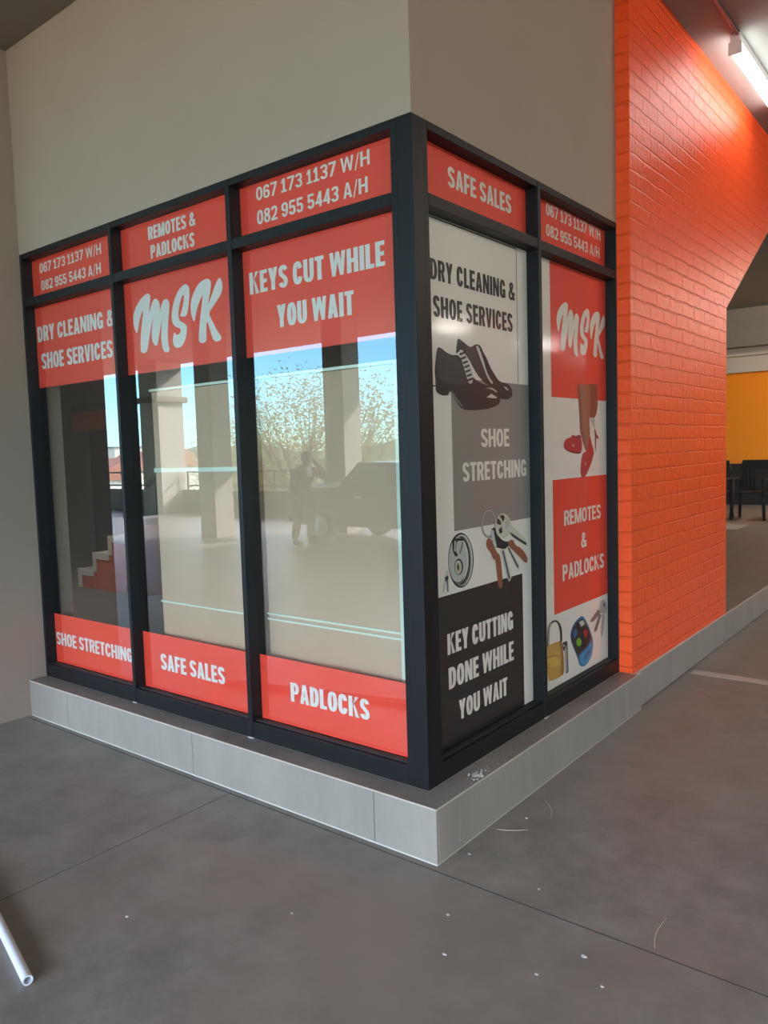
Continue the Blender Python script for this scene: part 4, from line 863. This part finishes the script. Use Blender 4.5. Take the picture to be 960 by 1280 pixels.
def fingers(w, dirv, spread, curl):
    base = Vector(J[w][0]); dv = Vector(dirv).normalized(); sp = Vector(spread).normalized(); cv = Vector(curl)
    for i, L in enumerate((.055, .065, .06, .05)):
        p0 = base+sp*(.022*(i-1.5))+dv*.02; p1 = p0+dv*L*.55; p2 = p1+dv*L*.4+cv*.02
        k = len(J); J.append((tuple(p0), .010)); J.append((tuple(p1), .009)); J.append((tuple(p2), .007)); Ed.extend([(w, k), (k, k+1), (k+1, k+2)])
    k = len(J); p0 = base-sp*.035; J.append((tuple(p0), .011)); J.append((tuple(p0+dv*.035+cv*.015), .009)); Ed.extend([(w, k), (k, k+1)])
fingers(15, (-.5, .2, .8), (.6, .7, .2), (-.6, 0, .2)); fingers(11, (.3, 0, -1), (1, 0, .2), (0, -.5, 0))
body = skin('body', J, Ed, M['skin_real'], man, 0); bakeskin(body)
# nose, ears and mouth relief on the same mesh
for v in body.data.vertices:
    p = v.co
    if p.z > 1.38 and abs(p.y) < .02 and p.x > .20: p.x += .018*max(0, 1-abs(p.z-1.43)/.03)
    if p.z > 1.39 and abs(p.y) > .066 and abs(p.z-1.43) < .03: p.y *= 1.14
jv = [((.0, 0, .76), (.15, .165)), ((.02, 0, .95), (.135, .165)), ((.05, 0, 1.12), (.14, .185)), ((.08, 0, 1.235), (.105, .14)), ((.10, 0, 1.275), .07),
      ((.07, .17, 1.22), .074), ((.02, .23, .98), .06), ((.11, .23, .79), .05), ((.07, -.17, 1.22), .074), ((.37, -.20, 1.10), .06), ((.32, -.07, 1.30), .048)]
jk = skin('jacket', jv, [(0, 1), (1, 2), (2, 3), (3, 4), (3, 5), (5, 6), (6, 7), (3, 8), (8, 9), (9, 10)], M['cloth_dark'], man, 0); bakeskin(jk)
tv = [((0, 0, .80), (.14, .16)), ((-.04, .09, .74), .108), ((-.02, .10, .42), .078), ((-.10, .10, .10), .064), ((.07, -.09, .74), .108), ((.10, -.10, .42), .078), ((.05, -.10, .10), .064)]
tr_ = skin('trousers', tv, [(0, 1), (1, 2), (2, 3), (0, 4), (4, 5), (5, 6)], M['cloth_trouser'], man, 0); bakeskin(tr_)
for p in ([((-.13, .10, .05), .05), ((-.03, .105, .045), .05), ((.08, .11, .035), .042)], [((.02, -.10, .05), .05), ((.12, -.105, .045), .05), ((.23, -.11, .035), .042)]):
    s_ = skin('shoe', p, [(0, 1), (1, 2)], M['gasket'], man, 1); bakeskin(s_)
    zmin = min(v.co.z for v in s_.data.vertices)
    for v in s_.data.vertices: v.co.z = max(v.co.z-zmin, 0.0)
mb = MB(); mb.lathe([(.02, .115), (.06, .098), (.086, .055), (.092, 0), (.088, -.045)], (.125, 0, 1.425), 20); hr_ = mb.build('hair', M['hair'], man, smooth=True)
for v in hr_.data.vertices:
    if v.co.z < 1.44 and v.co.x > .15: v.co.x = .15 + (v.co.x-.15)*.2
    v.co.y *= .88
mb = MB(); mb.prism([(.19, .06, 1.12), (.19, -.06, 1.12), (.165, -.05, 1.255), (.165, .05, 1.255)], (.012, 0, .004)); mb.build('shirt_front', M['shirt'], man)

# ================================================================ beyond the parapet
GZ = -7.0
struct(bx('ground', (-400, -520, GZ-.5), (400, -11.5, GZ), M['veld']))
mb = MB(); hv = []; hf = []; nx = 40
for i in range(nx+1):
    x = -520+i*16; h = 4+5*math.sin(i*.55)+3*math.sin(i*1.3+1)
    hv += [(x, -330, GZ-1), (x, -400, max(h, -2)+2), (x, -500, GZ-1)]
for i in range(nx):
    for k in (0, 1): hf.append((i*3+k, i*3+3+k, i*3+4+k, i*3+1+k))
mb.add(hv, hf); struct(mb.build('hills', M['hill'], smooth=True))
def house(x, y, w, d, h, label, flat=False):
    o = thing('house', label, 'house', (x, y, GZ))
    bx('wall', (-w, -d, 0), (w, d, h), M['house'], o)
    if flat: bx('roof', (-w-.2, -d-.2, h), (w+.2, d+.2, h+.3), M['beam'], o)
    else:
        MB().prism([(-w-.4, -d-.4, h), (-w-.4, d+.4, h), (-w-.4, 0, h+d*.55)], (2*w+.8, 0, 0)).build('roof', M['roof_red'], o)
    for i in range(3): bx('window', (-w*.7+i*w*.6, d, h*.35), (-w*.7+i*w*.6+w*.25, d+.05, h*.75), M['window_dark'], o)
for a in ((-99, -60, 4.5, 3, 6.6, 'pale low house with a red roof at the left of the far town'), (-110, -70, 4, 3.2, 6.9, 'pale house with a red roof right of the low one in the far town'), (-128, -86, 5, 4, 7.6, 'mid distance house with a red roof below the far hill'),
          (-150, -95, 7, 5, 10.8, 'tall flat roofed white block standing above the far town', True), (-112, -80, 5, 3.5, 7.0, 'wide house with a red roof behind the nearer far houses'), (-165, -120, 6, 4, 8.4, 'furthest house with a red roof on the hill slope'),
          (-90, -52, 4, 3, 5.9, 'nearest red roofed house beyond the parapet railing')):
    house(*a)
def tree(x, y, zc, rx, rz, n, label, seed, thin=.5):
    rnd = random.Random(seed)
    o = thing('tree', label, 'tree', (x, y, GZ)); H = zc-GZ
    mb = MB(); mb.tube([(0, 0, 0), (.1, .05, H*.35), (-.1, 0, H*.62)], [.34, .27, .2], 10)
    tips = []
    for i in range(26):
        a = rnd.uniform(0, 2*PI); e = rnd.uniform(-.15, 1.0); q = Vector((math.cos(a)*rx*math.cos(e)*.92, math.sin(a)*rx*math.cos(e)*.92, H+math.sin(e)*rz*1.02))
        s = Vector((-.05, 0, H*rnd.uniform(.42, .62))); mid = s.lerp(q, .5)+Vector((rnd.uniform(-.4, .4), rnd.uniform(-.4, .4), rnd.uniform(-.1, .5)))
        mb.tube([s, mid, q], [.10, .05, .012], 6); tips += [s.lerp(q, .6), mid, q, mid.lerp(q, .5)]
        for k in range(5):
            q2 = mid.lerp(q, rnd.random())+Vector((rnd.gauss(0, .7), rnd.gauss(0, .7), rnd.gauss(.2, .5))); mb.tube([mid.lerp(q, .3), q2], [.025, .006], 4, caps=False); tips.append(q2)
    mb.build('trunk', M['bark'], o)
    fo = MB()
    for i in range(n):
        dv = Vector((rnd.gauss(0, 1), rnd.gauss(0, 1), rnd.gauss(0, 1))).normalized()*rnd.random()**.45
        c = Vector((dv.x*rx*1.05, dv.y*rx*1.05, H+dv.z*rz*1.08))+Vector((rnd.gauss(0, .25), rnd.gauss(0, .25), rnd.gauss(0, .2))) if i % 3 else rnd.choice(tips)+Vector((rnd.gauss(0, .4), rnd.gauss(0, .4), rnd.gauss(0, .3)))
        L = rnd.uniform(.04, .085); u = Vector((rnd.gauss(0, 1), rnd.gauss(0, 1), rnd.gauss(0, 1))).normalized(); w = u.orthogonal().normalized()*L*.42
        fo.add([c-u*L, c+w, c+u*L, c-w], [(0, 1, 2, 3)])
    f = fo.build('foliage', M['leaf'], o); f['kind'] = 'stuff'; return o
tree(-17.9, -18.2, .2, 4.0, 4.1, 34000, 'large spreading thin-leaved tree beyond the parapet behind the parked pickup', 1)
tree(-29.0, -25.0, .2, 3.4, 3.4, 18000, 'smaller thin-leaved tree beyond the parapet, between the two wide columns', 2)
tree(-7.6, -18.5, .2, 3.2, 3.8, 22000, 'thin-leaved tree beyond the parapet, furthest from the stairs lobby', 3)
